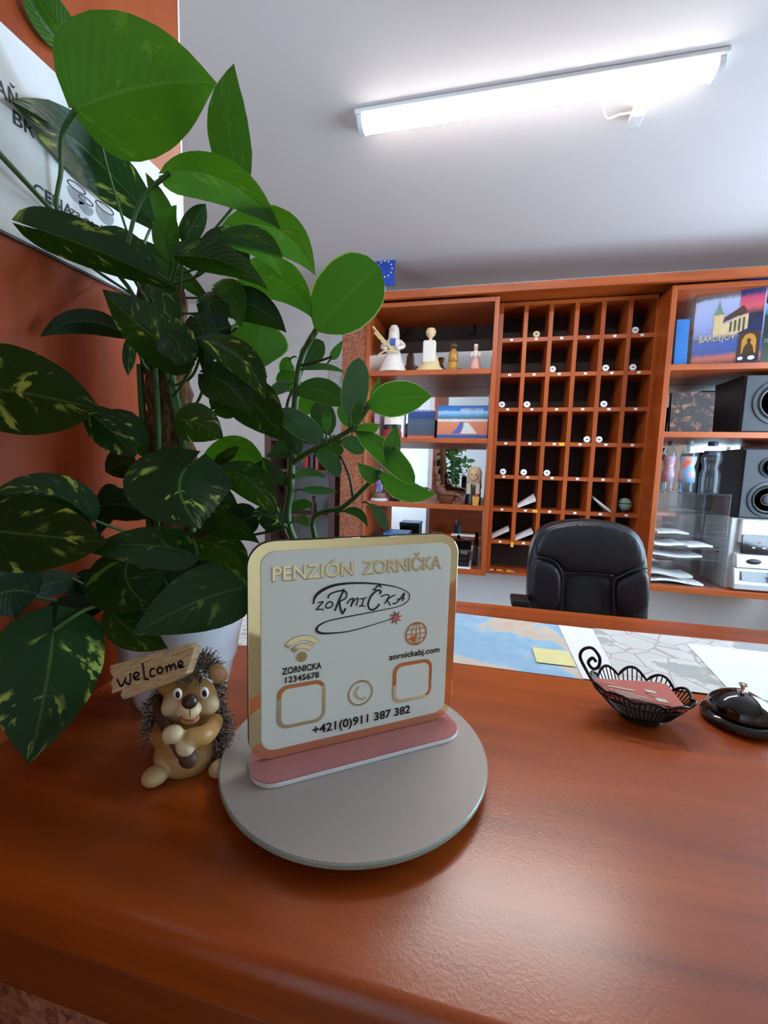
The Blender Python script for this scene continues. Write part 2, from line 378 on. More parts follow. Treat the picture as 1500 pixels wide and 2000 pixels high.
def rr(x0, y0, x1, y1, r, n=7):
    P = []
    for cx, cy, a0 in ((x1-r, y0+r, -90), (x1-r, y1-r, 0), (x0+r, y1-r, 90), (x0+r, y0+r, 180)):
        P += [(cx+r*math.cos(math.radians(a0+90*i/n)), cy+r*math.sin(math.radians(a0+90*i/n))) for i in range(n+1)]
    return P
def bez(P, n=12):
    """smooth curve through the points (Catmull-Rom)"""
    P = [Vector(p) for p in P]; out = []
    for i in range(len(P)-1):
        a, b, c, d = P[max(i-1, 0)], P[i], P[i+1], P[min(i+2, len(P)-1)]
        for j in range(n):
            t = j/n; out.append(.5*((2*b)+(c-a)*t+(2*a-5*b+4*c-d)*t*t+(3*b-a-3*c+d)*t**3))
    return out+[P[-1]]
def text(name, s_, o, u, v, mat, parent, height=None, width=None, th=.0006, bold=0.0, shear=0.0):
    """lettering as thin solid letters: o = lower left corner, u and v = reading and up directions"""
    cu = bpy.data.curves.new(name, 'FONT'); cu.body = s_; cu.size = 1; cu.extrude = .01; cu.offset = bold; cu.shear = shear; cu.resolution_u = 4
    ob = bpy.data.objects.new(name, cu); COL.objects.link(ob)
    me = bpy.data.meshes.new_from_object(ob.evaluated_get(bpy.context.evaluated_depsgraph_get()))
    bpy.data.objects.remove(ob); bpy.data.curves.remove(cu)
    u, v = Vector(u).normalized(), Vector(v).normalized(); n = u.cross(v)
    xs = [p.co.x for p in me.vertices]; ys = [p.co.y for p in me.vertices]
    x0, x1, y0 = min(xs), max(xs), 0.0
    cap = .70
    sx = (width/(x1-x0)) if width else height/cap; sy = (height/cap) if height else sx
    if not height and not width: sx = sy = 1
    o = Vector(o)
    for p in me.vertices:
        c = p.co.copy(); p.co = o+u*(c.x-x0)*sx+v*(c.y-y0)*sy+n*(th if c.z > 0 else -th*.2)
    return put(name, me, mat, parent)

# ------------------------------------------------------------------ the room
TOP = 1.10; CEIL = 2.585; WY = 2.80; XL, XR, YB = -2.3, 1.9, -2.5
struct('floor', MB().box(XL-.2, XR+.2, YB-.2, WY+.2, -.1, 0), 'floor_tile')
struct('ceiling', MB().box(XL-.2, XR+.2, YB-.2, WY+.2, CEIL, CEIL+.1), 'ceiling_paint')
struct('wall_back', MB().box(XL-.2, XR+.2, WY, WY+.15, 0, CEIL), 'wall_paint')
wl = MB().box(XL-.15, XL, YB, -2.4, 0, CEIL).box(XL-.15, XL, -.4, WY, 0, CEIL).box(XL-.15, XL, -2.4, -.4, 0, .7).box(XL-.15, XL, -2.4, -.4, 2.3, CEIL)
struct('wall_left', wl, 'wall_paint')
wr = MB(); z0, z1 = .9, 2.4
for a, b in ((YB, .9), (2.3, WY)): wr.box(XR, XR+.15, a, b, 0, CEIL)
for a, b, c, d in ((.9, 2.3, z0, z1),): wr.box(XR, XR+.15, a, b, 0, c).box(XR, XR+.15, a, b, d, CEIL)
struct('wall_right', wr, 'cream_paint')
struct('wall_front', MB().box(XL, XR, YB-.15, YB, 0, CEIL), 'wall_paint')
def window(name, o, u, v, n, w, h):
    f = MB(); o, u, v, n = Vector(o), Vector(u), Vector(v), Vector(n)
    t = .06
    for a0, a1, b0, b1 in ((0, w, 0, t), (0, w, h-t, h), (0, t, t, h-t), (w-t, w, t, h-t), (w/2-t/2, w/2+t/2, t, h-t)):
        f.prism([(a0, b0), (a1, b0), (a1, b1), (a0, b1)], o, u, v, n, .02, .09)
    w_ = struct(name, f, 'white_plastic')
    for a0, a1 in ((t, w/2-t/2), (w/2+t/2, w-t)):
        MB().prism([(a0, t), (a1, t), (a1, h-t), (a0, h-t)], o, u, v, n, .05, .056).build('pane', 'window_glass', w_)
window('window_1', (XR, 2.3, z0), (0, -1, 0), (0, 0, 1), (1, 0, 0), 1.4, z1-z0)
window('added_window', (XL, -2.4, .7), (0, 1, 0), (0, 0, 1), (-1, 0, 0), 2.0, 1.6)  # added unseen window, brightens the right wall and bounces light onto the sign
# the wood-faced partition beside the counter
PX = -.55; PY = .708
struct('wall_side', MB().box(PX-.05, PX, -1.2, PY, 0, CEIL), 'cherry_panel', 'orange-brown wood-faced partition beside the counter')
struct('trim_1', MB().box(PX-.05, PX+.0005, PY, PY+.004, 0, CEIL), 'white_plastic')

# ------------------------------------------------------------------ reception counter
FY, BY = .232, 1.101
ct = thing('reception_counter', 'long cherry wood reception counter with rounded front edge', 'counter', (.5, .65, 0))
prof = [(BY-.004, TOP), (BY, TOP-.006), (BY, TOP-.036), (BY-.004, TOP-.04)]
prof += [(FY+.0, TOP-.04)] + [(FY+.012-.012*math.cos(math.radians(a)), TOP-.012+.012*math.sin(math.radians(a))) for a in (0, 20, 40, 60, 80, 90)]
MB().slab([(-.549, y, z) for y, z in prof], (1, 0, 0), 2.35).build('worktop', 'cherry_worktop', ct, smooth='auto')
MB().box(-.549, 1.8, FY, FY+.025, 1.006, TOP-.0405).build('fascia', 'cherry_edge', ct, bevel=.002)
MB().box(-.549, 1.8, FY+.008, FY+.03, .05, 1.0055).build('front_panel', 'cork', ct)
MB().box(-.549, 1.8, .78, .80, .05, TOP-.041).build('inner_panel', 'cherry_shelf', ct)
# lower working desk on the clerk's side (seen in the cabinet mirror)
dk = thing('work_desk', 'low cherry wood desk behind the counter, seen in the mirror', 'desk', (.3, 1.1, 0))
MB().box(-.5, 1.4, .805, 1.13, .72, .75).build('desk_top', 'cherry_shelf', dk, bevel=.002)
for a in range(3):
    d = MB().box(-.49+a*.63, .13+a*.63, 1.08, 1.10, .56, .715).build('drawer', 'cherry_shelf', dk, bevel=.002)
    MB().ell((-.18+a*.63, 1.105, .64), .012).build('knob', 'chrome', d, smooth=True)
for a in (-.49, 1.37): MB().box(a, a+.02, .82, 1.08, .0, .72).build('side_panel', 'cherry_upright', dk)
o = MB().box(-.28, -.02, .95, 1.12, .7505, .754).build('paper_sheet', 'paper_white'); tag(o, 'white paper sheet on the low desk, seen in mirror', 'paper')
o = MB().box(.05, .36, .96, 1.125, .7505, .760).build('newspaper', 'newsprint'); tag(o, 'folded newspaper on the low desk, seen in mirror', 'newspaper')
o = MB().lathe([(.02, .0), (.045, .028), (.06, .05), (.056, .05), (.0, .008)], (.30, .90, .7505)).build('desk_bowl', 'bowl_cream', smooth='auto'); tag(o, 'cream bowl on the low desk, seen in mirror', 'bowl')
pc = thing('pen_cup', 'navy pen cup on the low desk, seen in mirror', 'pen cup', (-.22, .92, .7505))
MB().lathe([(.04, 0), (.04, .1), (.036, .1), (.036, .006), (0, .006)], (-.22, .92, .7505), 20).build('cup', 'navy', pc, smooth='auto')
for i in range(5): MB().tube([(-.22+.012*(i-2), .92, .765), (-.22+.024*(i-2), .915+.01*i, .90)], .004, 6).build('pen', ['cup_red', 'paper_white', 'book_blue', 'cup_red', 'black_plastic'][i], pc)

# ------------------------------------------------------------------ ceiling lamp
LZ = 2.53
la, lb = atz(711, 266, LZ), atz(1390, 166, LZ); ly = (la.y+lb.y)/2
lamp = thing('ceiling_light', 'long glowing white linear light on the ceiling', 'ceiling light', ((la.x+lb.x)/2, ly, CEIL))
MB().box(la.x-.022, lb.x+.022, ly-.046, ly+.046, CEIL-.013, CEIL-.0005).build('housing', 'white_plastic', lamp, bevel=.003)
dp = [(ly+.031*math.cos(math.radians(a)), CEIL-.0135-.027*math.sin(math.radians(a))**.7) for a in range(0, 181, 12)]
MB().slab([(la.x, y, z) for y, z in dp], (1, 0, 0), lb.x-la.x).build('diffuser', 'lamp_diffuser', lamp)
dpe = [(ly+.035*math.cos(math.radians(a)), CEIL-.0135-.030*math.sin(math.radians(a))**.7) for a in range(0, 181, 12)]
for x in (la.x-.016, lb.x+.0005): MB().slab([(x, y, z) for y, z in dpe], (1, 0, 0), .0155).build('end_cap', 'white_plastic', lamp)
c0 = atz(1160, 228, CEIL-.02); c1 = atz(1232, 220, CEIL-.02)
MB().tube(bez([(c0.x, ly-.03, CEIL-.02), (c0.x+.03, c0.y-.015, CEIL-.035), ((c0.x+c1.x)/2+.02, c1.y-.02, CEIL-.035), (c1.x, c1.y, CEIL-.02)]), .003, 6).build('cable', 'white_plastic', lamp, smooth=True)
cc = atz(1242, 228, CEIL-.012)
MB().box(cc.x-.018, cc.x+.018, cc.y-.03, cc.y+.02, CEIL-.03, CEIL-.0005).build('connector', 'white_plastic', lamp, bevel=.003)

# ------------------------------------------------------------------ wall cabinets
CF = 2.40; MF = 2.56; BK = 2.775; T = .025
def zat(px, py, Y=CF): return at(px, py, Y).z
def xat(px, py, Y=CF): return at(px, py, Y).x
LX0, LX1 = xat(709, 908), xat(977, 577); LZ1 = (zat(977, 577)+zat(770, 590.5))/2-.002; LZ0 = zat(900, 1121)
RX0, RX1 = xat(1314, 559), 1.62; RZ1 = zat(1400, 552); RZ0 = zat(1400, 1164)
# crown board running over all three units
cz1 = (zat(760, 566, 2.36)+zat(1480, 524, 2.36))/2; cz0 = cz1-.040
cr = thing('cornice_board', 'wide cherry wood cornice board topping the wall cabinets', 'cornice', (.3, 2.58, cz1-.013)); cr['kind'] = 'thing'
MB().box(LX0-.17, RX1+.02, 2.3852, WY-.001, cz1-.013, cz1).build('top_board', 'cherry_shelf', cr)
MB().box(LX0-.17, RX1+.02, 2.36, 2.385, cz0, cz1).build('front_lip', 'cherry_shelf', cr, bevel=.002)
def shelf_unit(name, label, X0, X1, Z0, Z1, tops, th=.028):
    t = thing(name, label, 'shelf unit', ((X0+X1)/2, 2.6, Z0))
    for x in (X0, X1-T): MB().box(x, x+T, CF, BK+.01, Z0, Z1).build('side_panel', 'cherry_upright', t, bevel=.0015)
    MB().box(X0+T, X1-T, CF, BK+.01, Z1-.024, Z1).build('top_panel', 'cherry_shelf', t, bevel=.0015)
    MB().box(X0+T, X1-T, CF, BK+.01, Z0, Z0+.03).build('bottom_panel', 'cherry_shelf', t, bevel=.0015)
    for z in tops: MB().box(X0+T, X1-T, CF+.002, BK-.006, z-th, z).build('shelf', 'cherry_shelf', t, bevel=.0015)
    MB().box(X0+T, X1-T, BK, BK+.008, Z0+.03, Z1-.024).build('mirror_back', 'mirror_glass', t)
    return t
LS = [zat(850, 721.5), zat(850, 855), zat(850, 984)]
lu = shelf_unit('display_cabinet', 'mirror-backed cherry shelf unit with figurines, beside the pigeonholes', LX0, LX1, LZ0, LZ1, LS)
zr = zat(850, 688, BK)
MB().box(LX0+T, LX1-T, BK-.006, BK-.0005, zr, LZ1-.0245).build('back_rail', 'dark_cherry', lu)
for px in (790, 920):
    p = at(px, 642, BK-.02); MB().box(p.x-.018, p.x+.018, BK-.028, BK-.0065, p.z-.035, p.z+.035).build('bracket', 'dark_cherry', lu, bevel=.002)
RS = [zat(1400, 709.5), zat(1400, 843.5)]
ru = shelf_unit('media_cabinet', 'mirror-backed cherry shelf unit holding books, bottles and speakers', RX0, RX1, RZ0, RZ1, RS)
# cork pilaster beside the display cabinet
ck = thing('cork_pilaster', 'narrow cork-faced pillar at the side of the display cabinet', 'pilaster', (LX0-.075, 2.6, LZ0))
MB().box(xat(664, 900), LX0-.001, CF+.012, WY-.001, LZ0, LZ1).build('body', 'cherry_upright', ck)
MB().box(xat(664, 900)+.002, LX0-.003, CF+.004, CF+.0118, LZ0+.003, LZ1-.003).build('cork_sheet', 'cork', ck)
# pigeonhole key rack
MX0, MX1 = LX1+.0008, RX0-.0008; MZ1 = min((zat(978, 592, MF)+zat(1286, 575, MF))/2, cz1-.0145); MZ0 = zat(960, 1120, MF)
kr = thing('pigeonhole_rack', 'cherry wood pigeonhole rack for room keys in eight rows', 'key rack', ((MX0+MX1)/2, 2.65, MZ0))
mxl = at(981, 600, MF).x; mxr = at(1289, 585, MF).x
NC, NR = 6, 8; TH = .022
CX = [mxl+(mxr-mxl)*i/NC for i in range(NC+1)]; CZ = [MZ1-.010-(MZ1-MZ0-.012)*i/NR for i in range(NR+1)]
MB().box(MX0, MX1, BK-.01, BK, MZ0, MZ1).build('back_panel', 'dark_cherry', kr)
MB().box(MX0, CX[0]+TH/2, MF, BK-.0105, MZ0, MZ1).build('side_panel', 'cherry_upright', kr)
MB().box(CX[-1]-TH/2, MX1, MF, BK-.0105, MZ0, MZ1).build('side_panel', 'cherry_upright', kr)
for i in range(1, NC): MB().box(CX[i]-TH/2, CX[i]+TH/2, MF, BK-.0105, CZ[7]-.011, MZ1-.02).build('divider', 'cherry_upright', kr)
MB().box(CX[0]+TH/2, CX[-1]-TH/2, MF, BK-.0105, MZ1-.0198, MZ1).build('top_panel', 'cherry_shelf', kr)
MB().box(CX[0]+TH/2, CX[-1]-TH/2, MF, BK-.0105, MZ0, MZ0+.016).build('bottom_panel', 'cherry_shelf', kr)
for r in range(1, NR):
    for c in range(NC):
        s_ = MB().box(CX[c]+TH/2+.0002, CX[c+1]-TH/2-.0002, MF+.0015, BK-.0105, CZ[r]-.011, CZ[r]+.011).build('shelf', 'cherry_shelf', kr)
        xm = CX[c]+(CX[c+1]-CX[c])*(.46 if c < 3 else .48)
        MB().box(xm-.008, xm+.008, MF+.0005, MF+.0014, CZ[r]-.005, CZ[r]+.007).build('number_tag', 'paper_white', s_)
for c, r, dx in ((2, 4, .75), (1, 6, .85)):
    xm = CX[c]+(CX[c+1]-CX[c])*dx
    MB().box(xm-.014, xm+.014, MF-.0002, MF+.0012, CZ[r]-.008, CZ[r]+.009).build('yellow_tag', 'yellow_tag', kr)
xm = CX[0]+(CX[1]-CX[0])*.98; MB().box(xm-.008, xm+.008, MF-.003, MF-.0005, CZ[7]-.026, CZ[7]+.002).build('yellow_tag', 'yellow_tag', kr)
ORD = ['first', 'second', 'third', 'fourth', 'fifth', 'sixth', 'seventh', 'eighth']
def cell(c, r, fx, dy=.03): return Vector((CX[c]+TH/2+(CX[c+1]-CX[c]-TH)*fx, MF+dy, CZ[r+1]+.0113))
fob0 = None
for c, r, fx in ((1, 0, .45), (5, 0, .18), (2, 1, .13), (4, 1, .20), (5, 1, .22), (0, 2, .15), (1, 2, .2), (4, 2, .25), (3, 3, .80), (4, 3, .16), (0, 4, .40), (1, 4, .25), (2, 4, .2)):
    lab = '%s round key fob in the %s pigeonhole of the %s row from the top' % ('tan' if (c, r) == (1, 0) else 'white', ORD[c], ORD[r])
    p = cell(c, r, fx, .012)
    t = thing('key_fob', lab, 'key fob', p, 'round key fobs in the pigeonholes')
    if fob0 is None or (c, r) == (5, 0):
        rot = Matrix.Rotation(math.radians(82), 3, 'X')
        d = MB().lathe([(.0, -.004), (.0165, -.004), (.018, -.002), (.018, .002), (.0165, .004), (0, .004)], (0, 0, .0182), 20, rot)
        me1 = d.mesh('disc'); d2 = MB().box(-.006, .006, -.0062, -.0045, .0155, .0215).mesh('number')
        d3 = MB().tube([(0, .004, .012), (.005, .02, .004), (.004, .045, .0025)], .0022, 6).mesh('key')
    p1 = put('disc', me1.copy(), 'straw' if (c, r) == (1, 0) else 'white_plastic', None, 'auto'); p1.parent = t
    p2 = put('number', d2.copy(), 'ink_grey'); p2.parent = t
    p3 = put('key', d3.copy(), 'chrome'); p3.parent = t
    fob0 = t
def leaflet(c, r, f0, f1, z0, z1, fold, label, mat='paper_white'):
    p = cell(c, r, f0, 0); q = cell(c, r, f1, 0); m = MB(); w = q.x-p.x
    t = thing('folded_leaflet', label, 'leaflet', p, 'papers in the pigeonholes')
    for i in range(3):
        dz = .0045*i
        MB().slab([(p.x+.002, MF-.012+.004*i, p.z+z0+dz), (q.x, MF-.006, p.z+z1+dz), (q.x, MF+.12, p.z+z1+dz+fold), (p.x+.002, MF+.12, p.z+z0+dz)], (0, 0, 1), .0025).build('page', 'paper_grey' if i == 1 else mat, t)
leaflet(1, 5, .02, .93, .004, .046, .03, 'white leaflet propped diagonally in the second pigeonhole, sixth row')
leaflet(4, 5, .92, .12, .002, .07, .02, 'white leaflet leaning down to the divider in the fifth pigeonhole, sixth row')
leaflet(0, 6, .0, .88, .008, .058, .01, 'white booklet propped diagonally in the first pigeonhole, seventh row')
leaflet(1, 6, .0, .9, .004, .05, .01, 'white booklet propped diagonally in the second pigeonhole, seventh row')
leaflet(5, 6, .45, .98, .02, .055, .0, 'small white card pack in the last pigeonhole above the chair')
p = cell(2, 6, .05, 0); o = MB().slab([(p.x, MF+.02, p.z+.0005), (p.x+.075, MF+.02, p.z+.0005), (p.x+.075, MF+.05, p.z+.075), (p.x, MF+.05, p.z+.075)], (0, 1, .3), .003).build('printed_card', 'newsprint'); tag(o, 'grey printed card standing in the third pigeonhole above the chair', 'card')
p = cell(5, 5, .5, .055); gl = thing('toy_ball', 'glossy pale blue ball in the last pigeonhole of the sixth row', 'ball', p)
MB().ell(p+Vector((0, 0, .046)), .037, nu=28, nv=18).build('sphere', 'shade_green', gl, smooth=True)
MB().lathe([(.025, 0), (.022, .004), (.012, .012), (0, .012)], p, 20).build('foot', 'black_plastic', gl)
MB().lathe([(.0378, .050), (.0380, .053), (.0376, .056)], p, 28).build('band', 'navy', gl, smooth=True)
for i, (fx, cc_) in enumerate(((.05, 'straw'), (.45, 'yellow_tag'), (.95, 'yellow_tag'))):
    p = Vector((CX[0]+.01+.115*fx, MF+.02, MZ0+.0162))
    t = thing('loose_key', ['brass key lying at the corner of the bottom compartment', 'yellow tagged key lying in the bottom compartment', 'orange tagged key lying by the rings in the bottom compartment'][i], 'key', p, 'keys in the bottom compartment')
    MB().box(p.x-.012, p.x+.016, p.y-.006, p.y+.008, p.z, p.z+.006).build('key_tag', cc_, t, bevel=.001)
    MB().tube([p+Vector((.012, 0, .003)), p+Vector((.034, .012, .0028))], .0025, 6).build('key_blade', 'chrome', t)

# EU pennant on a little stand on the cornice
fx = at(752, 520, 2.40)
fl = thing('pennant', 'small blue pennant with a ring of stars above the cabinet', 'pennant', (fx.x, 2.40, cz1))
c4 = [at(733, 493, 2.40), at(772, 491, 2.40), at(771, 558, 2.40), at(733, 559, 2.40)]
x0, x1, z1, z0 = (c4[0].x+c4[3].x)/2, (c4[1].x+c4[2].x)/2, c4[0].z, max((c4[2].z+c4[3].z)/2, cz1+.002)
m = MB()
for i in range(8):
    a, b = i/8, (i+1)/8; ya, yb = 2.40+.006*math.sin(a*7), 2.40+.006*math.sin(b*7); za, zb = z1+(z0-z1)*a, z1+(z0-z1)*b
    m.add([(x0, ya, za), (x1, ya, za), (x1, yb, zb), (x0, yb, zb), (x0, ya+.002, za), (x1, ya+.002, za), (x1, yb+.002, zb), (x0, yb+.002, zb)], [(0, 1, 2, 3), (4, 7, 6, 5), (0, 4, 5, 1), (3, 2, 6, 7), (0, 3, 7, 4), (1, 5, 6, 2)])
m.build('cloth', 'flag_blue', fl)
xc, zc = (x0+x1)/2, (z0+z1)/2-.004; R = (x1-x0)*.37
for i in range(12):
    a = math.radians(30*i); pts = []
    for j in range(10):
        rr_ = .0062 if j % 2 == 0 else .0026; b = math.radians(90+36*j)
        pts.append((xc+R*math.cos(a)+rr_*math.cos(b), 2.3925, zc+R*math.sin(a)+rr_*math.sin(b)))
    MB().slab(pts, (0, 1, 0), .001).build('star', 'star_yellow', fl)
ap = at(754, 476, 2.40)
MB().tube([(x0, 2.401, z1), (ap.x, 2.405, ap.z), (x1, 2.401, z1)], .0028, 6).build('cord', 'white_plastic', fl)
MB().tube([(x0-.002, 2.401, z1), (x1+.002, 2.401, z1)], .003, 6).build('rod', 'white_plastic', fl)
MB().tube([(ap.x, 2.415, cz1), (ap.x, 2.412, ap.z+.002)], .002, 6).build('stand', 'white_plastic', fl)
o = MB().tube(bez([(1.02, 2.45, cz1+.0025), (1.08, 2.45, cz1+.015), (1.14, 2.44, cz1+.02), (1.2, 2.46, cz1+.0025)]), .0022, 6).build('loose_cable', 'white_plastic', smooth=True); tag(o, 'thin white cable lying on top of the cornice', 'cable')

# ------------------------------------------------------------------ things on the display cabinet
def on(px, Y, zs): p = at(px, 800, Y); return Vector((p.x, Y, zs+.0003))
def xpx(px, py, Y): return at(px, py, Y).x
z = LS[0]
# straw angel with a sheaf
p = on(765, 2.47, z); t = thing('straw_doll', 'tall white headscarfed doll holding a straw sheaf', 'figurine', p, 'figurines on the top shelf')
MB().lathe([(.085, 0), (.072, .03), (.052, .085), (.04, .12), (.0, .122)], p, 24).build('skirt', 'doll_white', t, smooth='auto')
MB().lathe([(.036, .118), (.05, .15), (.045, .18), (.022, .20), (0, .201)], p, 20, sy=.7).build('torso', 'doll_white', t, smooth=True)
MB().box(p.x-.014, p.x+.018, p.y-.036, p.y-.028, p.z+.145, p.z+.185).build('bib', 'doll_blue', t)
MB().ell(p+Vector((0, -.004, .232)), (.02, .02, .027)).build('head', 'doll_skin', t, smooth=True)
MB().lathe([(.034, .17), (.032, .22), (.028, .25), (.018, .268), (0, .272)], p+Vector((0, .008, 0)), 20).build('headscarf', 'doll_white', t, smooth=True)
for s_ in (-1, 1): MB().tube(bez([p+Vector((.036*s_, 0, .175)), p+Vector((.062*s_, -.015, .145)), p+Vector((.03*s_, -.05, .125))], 5), [.014]*5+[.012]*5+[.01], 8).build('sleeve', 'doll_white', t, smooth=True)
for i in range(7): MB().tube([p+Vector((.02-.004*i, -.05, .115)), p+Vector((-.05-.010*i, -.055, .175+.012*i-.02*(i % 2)))], [.003, .007], 6).build('straw', 'straw', t)
MB().tube(bez([p+Vector((-.085, -.05, .085)), p+Vector((-.03, -.065, .11)), p+Vector((.04, -.055, .10))], 6), .005, 6).build('ribbon', 'straw', t, smooth=True)
p = on(836, 2.47, z); t = thing('straw_doll', 'straw doll with a long white bodice and wide golden skirt', 'figurine', p, 'figurines on the top shelf')
MB().lathe([(.082, 0), (.078, .014), (.06, .03), (.042, .085), (.034, .10), (0, .102)], p, 24, sy=.8).build('skirt', 'straw', t, smooth='auto')
MB().prism(rr(-.036, .045, .034, .165, .01), p+Vector((0, -.05, 0)), (1, 0, 0), (0, 0, 1), (0, 1, 0), 0, .05).build('bodice', 'doll_white', t, bevel=.006)
MB().ell(p+Vector((.002, -.02, .205)), (.022, .022, .026)).build('head', 'doll_skin', t, smooth=True)
MB().lathe([(.026, .20), (.029, .218), (.022, .235), (0, .238)], p+Vector((.002, -.014, 0)), 16).build('wreath', 'straw', t, smooth=True)
MB().lathe([(.010, .16), (.009, .19)], p+Vector((.002, -.02, 0)), 12).build('neck', 'doll_skin', t)
p = on(881, 2.47, z); t = thing('wooden_figure', 'slim golden lacquered wooden figure with a dark cap', 'figurine', p, 'figurines on the top shelf')
MB().lathe([(.022, 0), (.024, .03), (.025, .05)], p, 20).build('base', 'ochre_clay', t, smooth=True)
MB().lathe([(.0255, .05), (.028, .08), (.024, .105), (.014, .118), (.013, .124)], p, 20).build('body', 'lacquer_gold', t, smooth=True)
MB().lathe([(.013, .124), (.022, .13), (.026, .14), (.022, .152), (0, .156)], p, 20).build('head', 'lacquer_dark', t, smooth=True)
p = on(924, 2.46, z); t = thing('porcelain_doll', 'small white doll with a pink skirt at the shelf end', 'figurine', p, 'figurines on the top shelf')
MB().lathe([(.032, 0), (.03, .02), (.022, .05), (.012, .075)], p, 20).build('skirt', 'doll_pink', t, smooth=True)
MB().lathe([(.014, .07), (.02, .09), (.016, .105), (.006, .112)], p, 16).build('torso', 'doll_white', t, smooth=True)
for s_ in (-1, 1): MB().ell(p+Vector((.022*s_, -.004, .088)), (.008, .009, .016)).build('sleeve', 'doll_white', t, smooth=True)
MB().ell(p+Vector((0, 0, .122)), (.012, .012, .014)).build('head', 'doll_skin', t, smooth=True)
MB().lathe([(.012, .126), (.011, .142), (0, .144)], p, 16).build('cap', 'doll_white', t, smooth=True)
def blob(name, label, p, r, mat, cat, bumps=4):
    m = MB(); random.seed(len(label)); m.ell(p+Vector((0, 0, r[2])), r)
    for i in range(bumps): a = 6.28*i/bumps; m.ell(p+Vector((r[0]*.5*math.cos(a), r[1]*.4*math.sin(a), r[2]*.72)), (r[0]*.5, r[1]*.55, r[2]*.7))
    return tag(m.build(name, mat, smooth=True), label, cat)
blob('decorative_stone', 'brown stone between the two straw dolls', on(802, 2.60, z), (.034, .03, .024), 'stone_brown', 'stone')
blob('decorative_stone', 'black stone behind the small pink doll', on(936, 2.58, z), (.036, .03, .02), 'black_plastic', 'stone')
p = on(858, 2.62, z); t = thing('tea_caddy', 'small dark box behind the golden skirted doll', 'box', p)
MB().box(p.x-.014, p.x+.014, p.y-.012, p.y+.012, p.z, p.z+.06).build('body', 'lacquer_dark', t, bevel=.002); MB().box(p.x-.015, p.x+.015, p.y-.013, p.y+.013, p.z+.0602, p.z+.075).build('lid', 'brown_clay', t, bevel=.002)
# second shelf
z = LS[1]
def book(name, label, p0, w, h, th, mat, lean=0.0, turn=0.0, cat='book', spine=None):
    """book standing cover-forward: p0 = lower left front corner"""
    t = thing(name, label, cat, p0, 'books in the cabinets')
    M = Matrix.Translation(p0+Vector((0, 0, th*math.sin(lean)))) @ Matrix.Rotation(turn, 4, 'Z') @ Matrix.Rotation(-lean, 4, 'X')
    def bx(n_, m_, x0, x1, y0, y1, z0, z1):
        b = MB().box(x0, x1, y0, y1, z0, z1); b.v = [M@v for v in b.v]; return b.build(n_, m_, t)
    bx('front_cover', mat, 0, w, 0, .003, 0, h); bx('back_cover', spine or 'book_dark', 0, w, th-.003, th, 0, h)
    bx('pages', 'book_pages', .004, w-.003, .0031, th-.0031, .003, h-.003); bx('spine', spine or 'book_dark', 0, .0035, .0031, th-.0031, 0, h)
    return t, M
p = on(852, 2.45, z); p.x = xpx(853, 855, 2.45); w = xpx(951, 850, 2.45)-p.x
bk, M = book('picture_book', 'blue landscape picture book with a red-roofed town on the cover', p, w, .185, .02, 'cover_town', lean=.10, spine='book_blue')
def covertext(s_, M, x, z_, h, mat, par, width=None, d=-.0006): text('title', s_, M@Vector((x, d, z_)), M.to_3x3()@Vector((1, 0, 0)), M.to_3x3()@Vector((0, 0, 1)), mat, par, height=h, width=width)
covertext('BARDEJOV A OKOLIE', M, w*.46, .152, .016, 'paper_white', bk, width=w*.44)
rv = MB().slab([M@Vector((w*a, -.0008, .19*b)) for a, b in ((.30, .14), (.40, .30), (.46, .48), (.54, .48), (.50, .30), (.46, .14))], M.to_3x3()@Vector((0, 1, 0)), .0006); rv.build('square_print', 'doll_blue', bk)
rv = MB().slab([M@Vector((w*a, -.0009, .19*b)) for a, b in ((.48, .14), (.53, .32), (.52, .46), (.62, .46), (.72, .30), (.80, .14))], M.to_3x3()@Vector((0, 1, 0)), .0006); rv.build('square_print', 'paper_grey', bk)
p = on(800, 2.47, z); p.x = xpx(795, 855, 2.47); w = xpx(848, 850, 2.47)-p.x
book('picture_book', 'dark picture book with a statue, half behind a leaf', p, w, .17, .018, 'cover_night', lean=.09)
p = on(768, 2.46, z); t = thing('folk_doll', 'white and black striped folk doll low behind a leaf', 'figurine', p)
MB().lathe([(.06, 0), (.058, .03), (.05, .05)], p, 20, sy=.7).build('hem', 'cup_red', t, smooth='auto')
MB().lathe([(.052, .05), (.054, .06), (.054, .075)], p, 20, sy=.7).build('band', 'black_plastic', t, smooth='auto')
MB().lathe([(.054, .075), (.05, .13), (.03, .15), (.01, .152)], p, 20, sy=.7).build('apron', 'doll_white', t, smooth='auto')
MB().ell(p+Vector((0, 0, .17)), (.02, .02, .024)).build('head', 'doll_skin', t, smooth=True)
p = on(740, 2.52, z); o = MB().box(p.x-.012, p.x+.022, p.y-.06, p.y+.06, p.z, p.z+.14).build('slim_box', 'label_red', bevel=.002); tag(o, 'slim colourful box against the cabinet side', 'box')
p = on(789, 2.50, z); o = MB().box(p.x-.006, p.x+.006, p.y-.05, p.y+.05, p.z, p.z+.15).build('thin_folder', 'paper_white', bevel=.001); tag(o, 'thin white folder standing between doll and books', 'folder')
p = on(948, 2.52, z); t = thing('ink_bottle', 'small black bottle beside the blue picture book', 'bottle', p)
MB().lathe([(.012, 0), (.013, .06), (.006, .075)], p, 14).build('body', 'black_plastic', t, smooth='auto'); MB().lathe([(.007, .0752), (.007, .09), (0, .09)], p, 12).build('cap', 'dark_grey', t)
